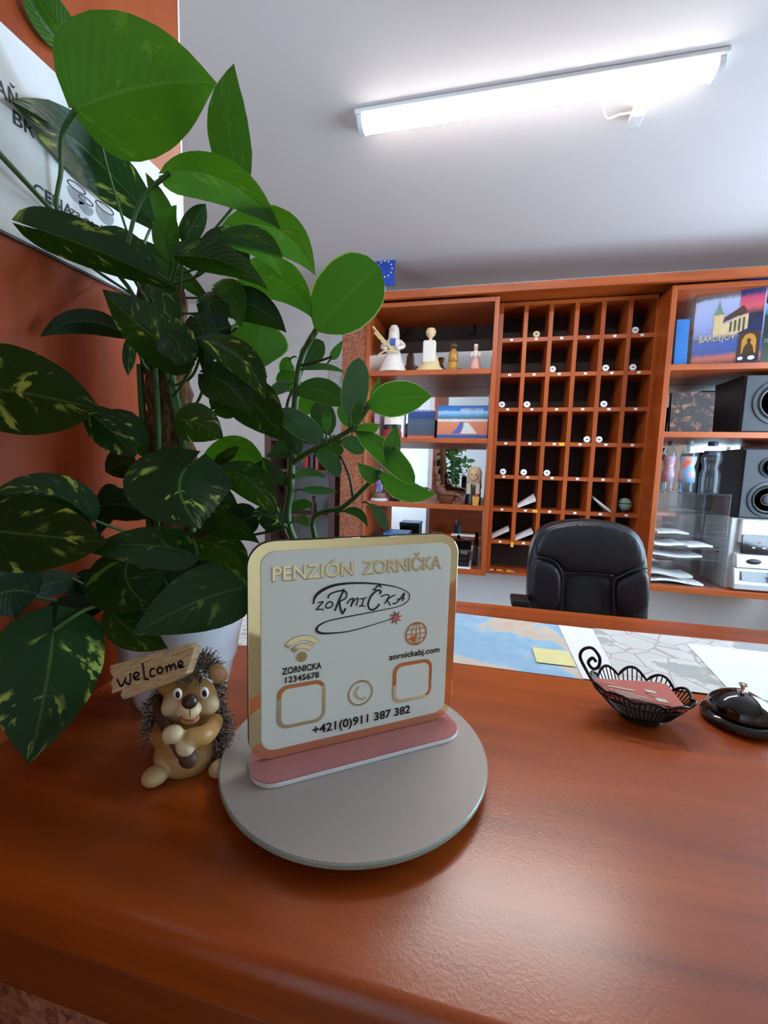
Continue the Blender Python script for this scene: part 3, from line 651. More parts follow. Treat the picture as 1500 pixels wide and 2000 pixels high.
# third shelf
z = LS[2]
p = on(745, 2.47, z); t = thing('lavender_jar', 'glass jar of lavender on a white and brown saucer', 'jar', p)
MB().lathe([(.052, 0), (.054, .008), (.045, .014), (0, .014)], p, 24).build('saucer', 'white_enamel', t, smooth='auto')
MB().lathe([(.043, .0145), (.045, .03), (.04, .045), (0, .045)], p, 24).build('wood_ring', 'stone_brown', t, smooth='auto')
MB().lathe([(.03, .046), (.034, .07), (.026, .10)], p, 20).build('jar', 'bottle_clear', t, smooth='auto')
for i in range(9): a = i*.7; MB().tube([p+Vector((.006*math.cos(a), .006*math.sin(a), .05)), p+Vector((.018*math.cos(a), .018*math.sin(a), .11+.01*(i % 3)))], [.003, .008], 6).build('sprig', 'lavender', t)
p = on(777, 2.52, z); t = thing('small_camera', 'black compact gadget on the third shelf', 'gadget', p)
MB().box(p.x-.03, p.x+.03, p.y-.02, p.y+.02, p.z, p.z+.06).build('body', 'black_plastic', t, bevel=.006); MB().lathe([(.018, 0), (.018, .02), (.014, .022), (0, .022)], p+Vector((0, -.02, .03)), 20, Matrix.Rotation(math.pi/2, 3, 'X')).build('lens', 'black_gloss', t)
p = on(806, 2.46, z); t = thing('mug', 'dark navy mug behind the leaf tip', 'mug', p)
MB().lathe([(.028, 0), (.031, .01), (.031, .06), (.028, .06), (.027, .006), (0, .006)], p, 24).build('cup', 'navy', t, smooth='auto'); MB().tube(bez([p+Vector((.03, 0, .05)), p+Vector((.05, 0, .045)), p+Vector((.048, 0, .02)), p+Vector((.03, 0, .015))], 5), .004, 8).build('handle', 'navy', t, smooth=True)
p = on(878, 2.47, z); t = thing('driftwood_carving', 'brown carved driftwood bird standing on a wooden bowl', 'carving', p)
MB().lathe([(.03, 0), (.05, .02), (.056, .042), (.05, .044), (0, .03)], p, 24, sy=.7).build('bowl', 'driftwood', t, smooth='auto')
MB().tube(bez([p+Vector((-.055, .0, .135)), p+Vector((-.05, 0, .10)), p+Vector((-.02, 0, .062)), p+Vector((.03, -.01, .056)), p+Vector((.07, -.02, .052)), p+Vector((.10, -.02, .02)), p+Vector((.102, -.02, .002))], 6), [.012]*4+[.016]*4+[.03]*6+[.02]*6+[.013]*8+[.009]*9, 12).build('body', 'driftwood', t, smooth=True)
MB().ell(p+Vector((-.052, -.004, .148)), (.018, .015, .024)).build('head', 'driftwood', t, smooth=True)
MB().tube([p+Vector((-.055, -.01, .155)), p+Vector((-.06, -.016, .19))], [.01, .004], 8).build('crest', 'driftwood', t, smooth=True)
p = on(932, 2.50, z); t = thing('headscarf_doll', 'doll bust with a pale headscarf and black dress', 'figurine', p)
MB().lathe([(.045, 0), (.045, .04), (.04, .09), (.025, .115), (0, .118)], p, 20, sy=.7).build('dress', 'black_plastic', t, smooth='auto')
MB().ell(p+Vector((0, -.006, .165)), (.029, .024, .042)).build('head', 'doll_skin', t, smooth=True)
MB().lathe([(.045, .09), (.042, .15), (.044, .185), (.03, .212), (0, .22)], p+Vector((.002, .016, 0)), 20, sy=.8).build('headscarf', 'bowl_cream', t, smooth=True)
for s_ in (-1, 1): MB().ell(p+Vector((.011*s_, -.029, .172)), (.005, .003, .003)).build('eye', 'lacquer_dark', t)
MB().ell(p+Vector((0, -.031, .16)), (.004, .004, .009)).build('nose', 'doll_skin', t, smooth=True)
MB().ell(p+Vector((0, -.029, .144)), (.009, .003, .003)).build('mouth', 'doll_pink', t)
for s_ in (-1, 1): MB().prism([(-.012, 0), (.012, 0), (.01, .06), (-.01, .06)], p+Vector((.025*s_, -.032, .06)), (1, 0, 0), (0, 0, 1), (0, 1, 0), 0, .006).build('scarf_end', 'bowl_cream', t)
p = on(938, 2.43, z); t = thing('clay_pot', 'square ochre pot with red flowers at the shelf edge', 'pot', p)
MB().lathe([(.022, 0), (.028, .05), (.025, .05), (.02, .006), (0, .006)], p, 4, Matrix.Rotation(math.pi/4, 3, 'Z')).build('body', 'ochre_clay', t)
for i in range(6): MB().ell(p+Vector((.012*math.cos(i), .012*math.sin(i), .052)), (.008, .008, .007), nu=10, nv=6).build('flower', 'red_print', t, smooth=True)
# bottom shelf of the display cabinet
z = LZ0+.03
p = on(917, 2.50, z); o = MB().box(p.x-.09, p.x+.05, 2.41, 2.62, p.z, p.z+.006).build('paper_pad', 'paper_white'); tag(o, 'white paper pad under the black telephone', 'paper')
p = p+Vector((-.015, 0, .0066)); t = thing('telephone', 'black desk telephone on the bottom shelf', 'telephone', p)
MB().slab([(p.x-.055, 2.43, p.z), (p.x-.055, 2.58, p.z), (p.x-.055, 2.58, p.z+.06), (p.x-.055, 2.43, p.z+.025)], (1, 0, 0), .11).build('base', 'black_plastic', t, bevel=.003)
MB().tube([(p.x-.035, 2.45, p.z+.05), (p.x-.035, 2.50, p.z+.068), (p.x-.035, 2.56, p.z+.085)], .012, 10).build('handset', 'black_gloss', t, smooth=True)
for i in range(6): MB().box(p.x-.005+.016*(i % 3), p.x+.006+.016*(i % 3), 2.46+.02*(i//3), 2.47+.02*(i//3), p.z+.032+.0045*(i//3), p.z+.040+.0045*(i//3)).build('button', 'dark_grey', t)
MB().box(p.x, p.x+.042, 2.53, 2.57, p.z+.052, p.z+.068).build('screen', 'mid_grey', t)
p = on(944, 2.55, z); o = MB().slab([(p.x-.022, 2.5, p.z), (p.x+.012, 2.5, p.z), (p.x+.012, 2.5, p.z+.11), (p.x-.012, 2.5, p.z+.13)], (0, 1, 0), .012).build('black_folder', 'black_plastic', bevel=.002); tag(o, 'black folder leaning beside the telephone', 'folder')
p = on(782, 2.48, z); t = thing('storage_box', 'tall dark storage box with a blue lid behind the sign', 'box', p)
zl = zat(782, 1046, 2.44)
MB().box(p.x-.07, p.x+.07, 2.44, 2.60, p.z, zl-.012).build('body', 'dark_grey', t, bevel=.003); MB().box(p.x-.073, p.x+.073, 2.437, 2.603, zl-.0118, zl+.012).build('lid', 'book_blue', t, bevel=.003)

# ------------------------------------------------------------------ things in the media cabinet
z = RS[0]
p = on(1330, 2.44, z); p.x = xpx(1316, 708, 2.44); w = xpx(1341, 708, 2.44)-p.x
t, M = book('guide_book', 'light blue guide book at the end of the top shelf', p, w, .225, .03, 'book_blue', lean=.04, spine='book_blue')
p = Vector((xpx(1348, 712, 2.50), 2.50, z+.0003)); q = Vector((xpx(1484, 706, 2.405), 2.405, z+.0003))
w = (q-p).length; h = .395
bk, M = book('coffee_table_book', 'large town picture book with a church tower on the cover', p, w, h, .026, 'cover_church', lean=.03, turn=math.atan2(q.y-p.y, q.x-p.x), spine='book_pages')
n3 = M.to_3x3(); ny = n3@Vector((0, 1, 0))
def pr(pts, mat, d=-.0008, nm='print'): MB().slab([M@Vector((w*a, d, h*b)) for a, b in pts], ny, .0007).build(nm, mat, bk)
MBs = MB().slab([M@Vector((w*a, -.0008, h*b)) for a, b in ((.655, .36), (.98, .36), (.98, .995), (.64, .995))], ny, .0007); MBs.uv = [(0, 0), (1, 0), (1, 1), (0, 1)]*2; MBs.build('print', 'cover_side', bk)
pr(((.01, .80), (.01, .995), (.60, .995), (.52, .95)), 'mid_grey')
pr(((.29, .36), (.29, .60), (.27, .62), (.33, .69), (.36, .79), (.39, .69), (.45, .62), (.43, .60), (.43, .50), (.66, .58), (.78, .60), (.78, .42), (.6, .36)), 'straw', -.0012)
pr(((.42, .52), (.45, .58), (.70, .70), (.76, .62)), 'brown_clay', -.0016)
pr(((.28, .62), (.33, .69), (.36, .78), (.39, .69), (.44, .62)), 'shade_green', -.0016)
for i in range(4): pr(((.53+.06*i, .40), (.555+.06*i, .40), (.555+.06*i, .52+.012*i), (.53+.06*i, .52+.012*i)), 'ink_grey', -.0020)
pr(((.66, .02), (.97, .02), (.97, .38), (.68, .38)), 'lacquer_dark', -.0016)
pr(((.72, .12), (.92, .12), (.92, .28), (.88, .34), (.82, .355), (.76, .34), (.72, .28)), 'ochre_clay', -.0022)
pr(((.74, .12), (.9, .12), (.88, .2), (.84, .24), (.85, .28), (.82, .3), (.79, .28), (.8, .24), (.76, .2)), 'lacquer_dark', -.0028)
pr(((.67, .03), (.96, .03), (.96, .10), (.67, .10)), 'navy', -.0022)
pr([(.72+.04*math.cos(a*.7), .065+.022*math.sin(a*.7)) for a in range(9)], 'paper_white', -.0028); pr([(.87+.05*math.cos(a*.7), .065+.026*math.sin(a*.7)) for a in range(9)], 'paper_white', -.0028)
covertext('BARDEJOV', M, w*.10, h*.305, .032, 'bowl_cream', bk, width=w*.52, d=-.0022)
p = on(1490, 2.47, z); p.x = xpx(1470, 700, 2.49); p.y = 2.49
bk, M = book('landscape_book', 'dark green book with pale title at the frame edge', p, .22, .30, .02, 'cover_green', lean=.05); w = .22; h = .3
covertext('ny', M, .045, .112, .028, 'shade_green', bk)
z = RS[1]
p = on(1316, 2.5, z); p.x = xpx(1308, 835, 2.48); p.y = 2.48; w = xpx(1392, 835, 2.48)-p.x
book('photo_album', 'dark album with a colourful market scene beside the upper speaker', p, w, .205, .03, 'cover_red', lean=.05)
p = on(1305, 2.52, z); p.x = RX0+T+.004; o = MB().box(p.x, p.x+.016, 2.50, 2.66, p.z, p.z+.2).build('ring_binder', 'book_dark', bevel=.001); tag(o, 'narrow black binder against the cabinet side', 'binder')
def speaker(name, label, x0, x1, yf, yb, z0, z1, turn, cones):
    t = thing(name, label, 'speaker', ((x0+x1)/2, yf, z0)); w = x1-x0; h = z1-z0
    M = Matrix.Translation((x0, yf, z0)) @ Matrix.Rotation(turn, 4, 'Z')
    def go(b, n_, m_, par=t, **kw): b.v = [M@v for v in b.v]; return b.build(n_, m_, par, **kw)
    go(MB().box(0, w, .012, yb-yf, 0, h), 'cabinet', 'black_plastic', bevel=.003)
    go(MB().box(.004, w-.004, 0, .0118, .004, h-.004), 'baffle', 'dark_grey', bevel=.003)
    X = Matrix.Rotation(math.pi/2, 3, 'X')
    for cx, cz, r in cones:
        c = Vector((cx*w, -.0003, cz*h))
        g = go(MB().lathe([(r*.84, 0), (r*.86, .008), (r, .006), (r*1.03, 0)], c, 32, X), 'cone_ring', 'ring_grey', smooth='auto')
        go(MB().lathe([(r*.84, .001), (r*.74, .006), (r*.66, .001), (r*.34, -.010+.011), (0, .0015)], c, 32, X), 'cone', 'black_plastic', g, smooth='auto')
        go(MB().ell(c+Vector((0, -.004, 0)), (r*.28, .006, r*.28)), 'dust_cap', 'dark_grey', g, smooth=True)
    return t, M
x0 = xpx(1405, 790, 2.42)
t, M = speaker('bookshelf_speaker', 'black loudspeaker lying on the middle shelf', x0+.10, x0+.44, 2.42, 2.70, RS[1]+.0003, RS[1]+.275, -.0, [(.42, .52, .105), (.82, .6, .04)])
MB().box(x0+.10+.142, x0+.10+.146, 2.405, 2.4085, RS[1]+.125, RS[1]+.165).build('badge', 'paper_white', t)
# bottom compartment
z = RZ0+.03
sx = xpx(1425, 1050, 2.46)
st = thing('stereo_system', 'silver compact stereo with dark display under the lower speaker', 'stereo', (sx+.2, 2.5, z+.0003))
zt = zat(1450, 1012, 2.44)
MB().box(sx, sx+.36, 2.46, 2.72, z+.0003, zt).build('case', 'silver_paint', st, bevel=.004)
for i in range(7): MB().box(sx-.0012, sx-.0001, 2.54, 2.57, z+.08+.018*i, z+.086+.018*i).build('vent_slot', 'dark_grey', st)
xf = sx+.035; hh = zt-z
MB().box(xf, sx+.34, 2.435, 2.4598, z+.66*hh, zt-.006).build('top_fascia', 'white_plastic', st, bevel=.006)
MB().box(xf+.004, sx+.33, 2.428, 2.4345, z+.52*hh, z+.78*hh).build('display', 'black_gloss', st, bevel=.002)
MB().slab([(xf-.012, 2.4595, z+.33*hh), (xf-.012, 2.4595, z+.52*hh), (xf-.012, 2.43, z+.50*hh), (xf-.012, 2.415, z+.33*hh)], (1, 0, 0), .34).build('control_panel', 'white_enamel', st, bevel=.004)
MB().ell((xf+.06, 2.418, z+.42*hh), (.032, .008, .014)).build('button', 'dark_grey', st, smooth=True)
for i in range(4): MB().box(xf+.05+.022*i, xf+.062+.022*i, 2.4262, 2.4279, z+(.60+.07*(i % 2))*hh, z+(.615+.07*(i % 2))*hh).build('indicator', ['paper_white', 'red_print', 'paper_white', 'mid_grey'][i], st)
MB().slab([(xf-.02, 2.4595, z+.008), (xf-.02, 2.4595, z+.325*hh), (xf-.02, 2.43, z+.325*hh), (xf-.02, 2.412, z+.1*hh), (xf-.02, 2.414, z+.008)], (1, 0, 0), .35).build('lower_fascia', 'silver_paint', st, bevel=.006)
MB().slab([(xf+.012, 2.4215, z+.28*hh), (xf+.30, 2.4215, z+.28*hh), (xf+.30, 2.406, z+.13*hh), (xf+.012, 2.408, z+.16*hh)], (0, -1, 0), .002).build('cassette_door', 'black_gloss', st)
s0 = xpx(1420, 950, 2.44)
speaker('bookshelf_speaker', 'upright two-way black loudspeaker standing on the stereo', s0+.055, s0+.32, 2.43, 2.68, zt+.001, zat(1450, 876, 2.43), -.0, [(.44, .28, .085), (.44, .74, .05)])
# acrylic leaflet rack with bottles on top
ax0, ax1 = RX0+T+.004, xpx(1420, 1000, 2.45); az1 = zat(1350, 963, 2.45); ay0, ay1 = 2.425, 2.60
ar = thing('acrylic_rack', 'clear acrylic leaflet rack under the drink bottles', 'display rack', ((ax0+ax1)/2, 2.5, z))
A = .004; zz0 = z+.0005
for x in (ax0, ax1-A): MB().box(x, x+A, ay0, ay1, zz0, az1).build('side_wall', 'acrylic_clear', ar)
MB().box(ax0+A, ax1-A, ay1-A, ay1, zz0, az1).build('back_wall', 'acrylic_clear', ar)
MB().box(ax0+A, ax1-A, ay0, ay1-A, az1-A, az1).build('top_plate', 'acrylic_clear', ar)
MB().box(ax0+A, ax1-A, ay0, ay1-A, zz0, zz0+A).build('bottom_plate', 'acrylic_clear', ar)
tz = [z+(az1-z)*f for f in (.30, .42, .55, .78)]
for q in tz: MB().box(ax0+A, ax1-A, ay0, ay1-A, q-A, q).build('tray', 'acrylic_clear', ar)
for i, (q, a, b, wv) in enumerate(((zz0+A, .02, .78, .03), (zz0+A+.034, .0, .62, .03), (tz[0], .0, .72, .02), (tz[1], .02, .45, .015), (tz[1], .5, .85, .012), (tz[2], .05, .5, .010))):
    xa, xb = ax0+A+(ax1-ax0-2*A)*a+.001, ax0+A+(ax1-ax0-2*A)*b
    m = MB(); n_ = 6
    for j in range(n_):
        u0, u1 = j/n_, (j+1)/n_; z_0 = q+.002+wv*.5*(1+math.sin(5*u0+i))*.5; z_1 = q+.002+wv*.5*(1+math.sin(5*u1+i))*.5
        m.add([(xa+(xb-xa)*u0, ay0+.01, z_0), (xa+(xb-xa)*u1, ay0+.01, z_1), (xa+(xb-xa)*u1, ay1-.02, z_1), (xa+(xb-xa)*u0, ay1-.02, z_0),
               (xa+(xb-xa)*u0, ay0+.01, z_0+.010), (xa+(xb-xa)*u1, ay0+.01, z_1+.010), (xa+(xb-xa)*u1, ay1-.02, z_1+.010), (xa+(xb-xa)*u0, ay1-.02, z_0+.010)],
              [(0, 3, 2, 1), (4, 5, 6, 7), (0, 1, 5, 4), (2, 3, 7, 6), (1, 2, 6, 5), (3, 0, 4, 7)])
    o = m.build('leaflet_stack', ['newsprint', 'paper_grey', 'paper_grey', 'paper_white', 'paper_white', 'paper_grey'][i])
    tag(o, ['grey printed leaflets on the floor of the acrylic rack', 'grey leaflets bulging over the rack floor pile', 'pale leaflet pile on the lowest acrylic tray', 'white leaflets on the second acrylic tray by the pigeonholes', 'white leaflets on the second acrylic tray by the stereo', 'pale leaflets on the third acrylic tray'][i], 'leaflets', 'leaflet piles in the acrylic rack')
def bottle(name, label, px, Y, hpx, r, body, cap, lab):
    p = Vector((xpx(px, 940, Y), Y, az1+.0003)); H = pxm(p, hpx)
    t = thing(name, label, 'bottle', p, 'drink bottles on the acrylic rack')
    P = [(r*.9, 0), (r, .03*H), (r*.94, .12*H), (r, .2*H), (r*.98, .38*H), (r*.74, .50*H), (r*.95, .62*H), (r, .70*H), (r*.85, .79*H), (r*.45, .87*H), (r*.40, .92*H)]
    MB().lathe(P, p, 24).build('body', body, t, smooth='auto')
    MB().lathe([(r*.46, .921*H), (r*.48, .985*H), (r*.42, H), (0, H)], p, 20).build('cap', cap, t, smooth='auto')
    if lab: MB().lathe([(r*1.01, .2*H), (r*.995, .38*H), (r*.76, .50*H), (r*.965, .62*H), (r*1.01, .70*H)], p, 24).build('wrap_label', lab, t, smooth=True)
    else: MB().lathe([(r*.88, .70*H), (r*.865, .79*H), (r*.72, .82*H)], p+Vector((0, 0, .001)), 24).build('wrap_label', 'navy', t, smooth=True)
bottle('drink_bottle', 'slim drink bottle with a red and white wrap, next to the pigeonholes', 1304, 2.49, 98, .030, 'bottle_clear', 'brown_clay', 'label_red')
bottle('drink_bottle', 'drink bottle with an orange and blue wrap between two others', 1340, 2.47, 100, .037, 'bottle_clear', 'mid_grey', 'label_sport')
bottle('drink_bottle', 'clear water bottle with a dark cap beside the lower speaker', 1385, 2.46, 100, .045, 'bottle_clear', 'navy', None)

# ------------------------------------------------------------------ rack and pictures by the far wall, beside the pilaster
rk = thing('open_rack', 'dark brown open rack by the wall behind the leafy plant', 'rack', (-1.1, 2.7, .9))
qx0, qx1 = xat(524, 950, 2.6), xat(664, 950, 2.6)-.03; qz0, qz1 = .55, zat(600, 850, 2.6)
for x in (qx0, qx1-.03): MB().box(x, x+.045, 2.55, 2.79, qz0, qz1).build('post', 'brown_frame', rk, bevel=.002)
MB().box(qx0+.046, qx1-.031, 2.78, 2.79, qz0, qz1).build('back_panel', 'mid_grey', rk)
rs = [zat(600, 917, 2.6), zat(600, 1003, 2.6)]
for q in rs+[qz1-.022, qz0+.02]: MB().box(qx0+.046, qx1-.031, 2.55, 2.779, q-.02, q).build('shelf', 'brown_frame', rk, bevel=.0015)
for i in range(3):
    x = xpx(600+10*i, 900, 2.62); o = MB().box(x, x+.024, 2.58, 2.70, rs[0]+.0003, rs[0]+.10).build('paperback', ['red_print', 'book_dark', 'cup_red'][i], bevel=.0015); tag(o, ['bright red paperback on the open rack', 'black paperback between two red ones on the open rack', 'dull red paperback on the open rack'][i], 'book')
x = xpx(612, 990, 2.64); t = thing('sauce_bottle', 'small dark bottle on the lower shelf of the open rack', 'bottle', (x, 2.64, rs[1]))
MB().lathe([(.022, .0003), (.022, .06), (.01, .08), (.009, .10)], (x, 2.64, rs[1]), 16).build('body', 'lacquer_dark', t, smooth='auto'); MB().lathe([(.011, .1002), (.011, .115), (0, .115)], (x, 2.64, rs[1]), 12).build('cap', 'black_plastic', t)
p0, p1 = at(646, 645, 2.79), at(694, 705, 2.79)
o = MB().box(p0.x, p1.x, 2.788, 2.7995, p1.z, p0.z).build('wall_notice', 'paper_white'); tag(o, 'white notice on the wall behind the big round leaf', 'notice')
p0, p1 = at(640, 722, 2.79), at(694, 788, 2.79)
t = thing('framed_picture', 'small framed landscape picture on the far wall', 'picture', ((p0.x+p1.x)/2, 2.795, p1.z))
MB().box(p0.x, p1.x, 2.790, 2.7995, p1.z, p0.z).build('frame', 'bowl_cream', t, bevel=.002)
MB().box(p0.x+.02, p1.x-.02, 2.788, 2.7898, p1.z+.02, p0.z-.02).build('print', 'map_grey', t)

# ------------------------------------------------------------------ office chair
CY = 1.62
def cp(px, py, dy=0.0): return at(px, py, CY+dy)
c0 = cp(1150, 1200)
ch = thing('office_chair', 'black leather office chair with a rounded backrest behind the counter', 'chair', (c0.x, CY-.25, 0))
out = [(1031, 1196), (1030, 1160), (1032, 1110), (1037, 1070), (1047, 1045), (1066, 1027), (1100, 1018), (1150, 1015), (1200, 1020), (1236, 1030), (1255, 1046), (1266, 1072), (1271, 1110), (1273, 1160), (1272, 1206)]
P = [cp(*q) for q in out]; cx_ = c0.x
zb_ = .72
P = [Vector((P[0].x+.006, CY, zb_+.06)), ] + P + [Vector((P[-1].x-.006, CY, zb_+.06)), Vector((P[-1].x-.06, CY, zb_)), Vector((P[0].x+.06, CY, zb_))]
P = [Vector((q.x, 0, q.z)) for q in P]; cen = sum(P, Vector())/len(P)
m = MB(); n_ = len(P); layers = ((.96, .10, ), (1.0, .075), (1.0, .035), (.985, .012), (.94, 0.0), (.80, -.006), (.5, -.010), (.2, -.010))
for k_, d in layers:
    m.add([Vector((cen.x+(q.x-cen.x)*k_, CY+d+.10*((q.x-cen.x)*k_)**2*-4*0, cen.z+(q.z-cen.z)*k_)) for q in P], [])
for l in range(len(layers)-1): m.f += [(l*n_+j, l*n_+(j+1) % n_, (l+1)*n_+(j+1) % n_, (l+1)*n_+j) for j in range(n_)]
m.f += [tuple(range(n_))[::-1], tuple(range((len(layers)-1)*n_, len(layers)*n_))]
m.build('backrest', 'leather', ch, smooth=True, sub=1)
def pad(name, pts, mat, d0, puff):
    Q = [cp(*q, d0) for q in pts]; c = sum(Q, Vector())/len(Q); m = MB(); n_ = len(Q)
    for k_, dy in ((1.0, .012), (1.0, 0), (.94, -puff*.7), (.75, -puff), (.35, -puff*1.05)): m.add([Vector((c.x+(q.x-c.x)*k_, q.y+dy, c.z+(q.z-c.z)*k_)) for q in Q], [])
    for l in range(4): m.f += [(l*n_+j, l*n_+(j+1) % n_, (l+1)*n_+(j+1) % n_, (l+1)*n_+j) for j in range(n_)]
    m.f += [tuple(range(n_))[::-1], tuple(range(4*n_, 5*n_))]
    return m.build(name, mat, ch, smooth=True, sub=1)
pad('headrest_panel', [(1042, 1086), (1046, 1062), (1058, 1040), (1078, 1028), (1110, 1022), (1150, 1020), (1195, 1024), (1230, 1034), (1250, 1050), (1260, 1075), (1264, 1108), (1236, 1112), (1206, 1128), (1198, 1122), (1150, 1119), (1104, 1118), (1097, 1108), (1080, 1093), (1060, 1087)], 'leather', -.012, .016)
pad('side_bolster', [(1040, 1090), (1060, 1091), (1080, 1098), (1093, 1113), (1098, 1130), (1097, 1165), (1095, 1200), (1038, 1196), (1036, 1150), (1037, 1110)], 'leather', -.012, .018)
pad('side_bolster', [(1265, 1112), (1240, 1115), (1212, 1128), (1201, 1136), (1200, 1165), (1202, 1206), (1266, 1208), (1268, 1165), (1268, 1130)], 'leather', -.012, .018)
pad('lumbar_panel', [(1102, 1122), (1150, 1121), (1196, 1126), (1196, 1165), (1198, 1206), (1150, 1206), (1100, 1203), (1101, 1160)], 'mesh_fabric', -.008, .008)
for pts in ([(1037, 1089), (1060, 1089), (1082, 1096), (1095, 1112), (1099, 1130), (1098, 1165), (1096, 1205)], [(1267, 1110), (1240, 1113), (1210, 1127), (1199, 1135), (1198, 1165), (1200, 1210)], [(1100, 1120), (1150, 1119.5), (1198, 1124)], [(1128, 1022), (1134, 1050), (1140, 1080), (1143, 1116)], [(1176, 1024), (1178, 1050), (1174, 1080), (1172, 1118)]):
    MB().tube(bez([cp(*q, -.0255 if len(pts) > 4 else -.022) for q in pts], 4), .0024, 6).build('seam', 'leather', ch, smooth=True)
MB().prism(rr(c0.x-.23, -.02, c0.x+.23, .44, .09), (0, CY-.40, 0), (1, 0, 0), (0, 1, 0), (0, 0, 1), .44, .53).build('seat', 'leather', ch, smooth='auto', bevel=.02)
for s_ in (-1, 1):
    xx = c0.x+s_*.27
    MB().tube(bez([(xx-s_*.04, CY-.1, .46), (xx, CY-.1, .52), (xx, CY-.08, .64)], 5), .014, 8).build('armrest_post', 'black_plastic', ch, smooth=True)
    MB().box(xx-.03, xx+.03, CY-.34, CY+.02, .64, .67).build('armrest', 'black_plastic', ch, bevel=.012)
MB().lathe([(.03, .08), (.03, .3), (.022, .3), (.022, .44)], (c0.x, CY-.2, 0), 16).build('gas_column', 'black_plastic', ch)
for i in range(5):
    a = math.radians(72*i+18); e = Vector((c0.x+.28*math.cos(a), CY-.2+.28*math.sin(a), .065))
    l = MB().tube([(c0.x, CY-.2, .10), e], [.026, .018], 8).build('base_leg', 'black_plastic', ch)
    MB().ell((e.x, e.y, .0305), (.026, .026, .030)).build('caster', 'black_plastic', l, smooth=True)
a0 = at(1018, 1178, CY-.05); MB().box(a0.x-.035, a0.x+.03, CY-.06, CY+.03, a0.z-.014, a0.z+.012).build('back_bracket', 'black_plastic', ch, bevel=.006)

# ------------------------------------------------------------------ poster on the partition
def on_panel(px, py, d=.0016): return atx(px, py, PX+d)
po = thing('price_poster', 'large white breakfast price poster on the wood partition', 'poster', (PX, .4, 1.7))
pz0, pz1 = 1.703, 1.928
MB().box(PX+.0003, PX+.0014, -.05, PY-.002, pz0, pz1).build('sheet', 'paper_white', po)
MB().box(PX+.0003, PX+.003, -.05, PY-.002, pz0-.004, pz0-.0004).build('bottom_edge', 'black_plastic', po)
def ptext(s_, px, py, h, bold=0.0, shear=0.0, mat='ink_grey', width=None):
    o = on_panel(px, py); text('lettering', s_, o, (0, 1, 0), (0, 0, 1), mat, po, height=h, width=width, th=.0004, bold=bold, shear=shear)
ya = on_panel(-8, 178); yb = on_panel(58, 218)
ptext('AŇA', -8, 180, .0165, .004, width=(yb.y-ya.y)*1.0)
ptext('BR', 26, 240, .0150, .012)
ptext('CENA', 66, 378, .0135, .014)
ptext('za osobu', 136, 417, .0120, .008, .25)
ptext('07', 62, 418, .0120, 0, .2)
ptext('od', 140, 462, .0110, 0, .2)
# grey sketch of cups
for cx, cy, r in ((150, 372, .013), (168, 398, .011), (205, 412, .015)):
    c = on_panel(cx, cy, .0017)
    MB().slab([c+Vector((0, r*math.cos(a), -.004+.9*r*min(math.sin(a), .25))) for a in [i*math.pi/10 for i in range(20)]], (1, 0, 0), .0003).build('cup_print', 'ink_pale', po)
    MB().tube([c+Vector((.0002, r*math.cos(a), .35*r*math.sin(a)+.004)) for a in [i*math.pi/8 for i in range(16)]], .0007, 5, closed=True).build('cup_print', 'ink_grey', po)

# ------------------------------------------------------------------ sheets on the counter
def sheet(name, label, pts, mat, z0, th=.0006, cat='map', par=None):
    P = [atz(x, y, TOP) for x, y in pts]
    m = MB().slab([Vector((p.x, p.y, TOP+z0)) for p in P], (0, 0, 1), th)
    o = m.build(name, mat, par)
    return tag(o, label, cat) if label else o
sheet('road_map', 'pale blue sea map with a yellow note on it', [(884, 1197), (1092, 1222), (1141, 1328), (884, 1295)], 'map_blue', .0004)
sheet('map_legend', 'white legend sheet between the blue map and the grey map', [(1090, 1222), (1162, 1230), (1200, 1300), (1210, 1337), (1139, 1327)], 'paper_white', .0012, cat='sheet')
sheet('road_map', 'grey country map under the wire dish', [(1158, 1229), (1520, 1263), (1620, 1400), (1420, 1362), (1208, 1336), (1190, 1290)], 'map_grey', .0020)
wp = sheet('paper_sheet', 'blank bluish white paper sheet behind the bell', [(1340, 1260), (1600, 1288), (1700, 1420), (1428, 1356)], 'paper_white', .0030, cat='paper')
sheet('sticky_note', 'pale yellow sticky note on the blue map', [(1039, 1267), (1110, 1275), (1125, 1305), (1048, 1296)], 'yellow_note', .0024, cat='note')
sheet('printed_leaflet', 'white printed leaflet behind the white plant pot', [(440, 1180), (505, 1178), (520, 1262), (430, 1262)], 'newsprint', .0004, cat='leaflet')

# ------------------------------------------------------------------ frosted turntable and sign
DC = Vector((-.1276, .4468, 0)); DZ = 1.12
tt = thing('turntable', 'round frosted glass turntable on the counter', 'turntable', (DC.x, DC.y, TOP))
MB().lathe([(.07, TOP+.0005), (.07, TOP+.006), (.066, TOP+.006), (.066, DZ-.0066), (0, DZ-.0066)], (DC.x, DC.y, 0), 48).build('bearing_base', 'chrome', tt, smooth='auto')
MB().lathe([(.1485, DZ-.0062), (.1496, DZ-.0052), (.1496, DZ-.001), (.1490, DZ), (0, DZ)], (DC.x, DC.y, 0), 96).build('glass_disc', 'frosted_glass', tt, smooth='auto')
MB().lathe([(.1497, DZ-.0058), (.1506, DZ-.0048), (.1506, DZ-.0014), (.1497, DZ-.0004)], (DC.x, DC.y, 0), 96).build('polished_edge', 'glass_edge', tt, smooth='auto')
SO = Vector((-.2098, .3878, 1.126)); SU = Vector((.8100, .5866, 0)).normalized(); SV = Vector((0, 0, 1)); SN = SU.cross(SV)   # SN towards the viewer
def sp(a, b, d=0.0): return SO+SU*a+SV*b+SN*d
def spx(px, py):
    d = ray(px, py); t = (SO-CAM).dot(SN)/d.dot(SN); P = CAM+d*t-SO; return (P.dot(SU), P.z)
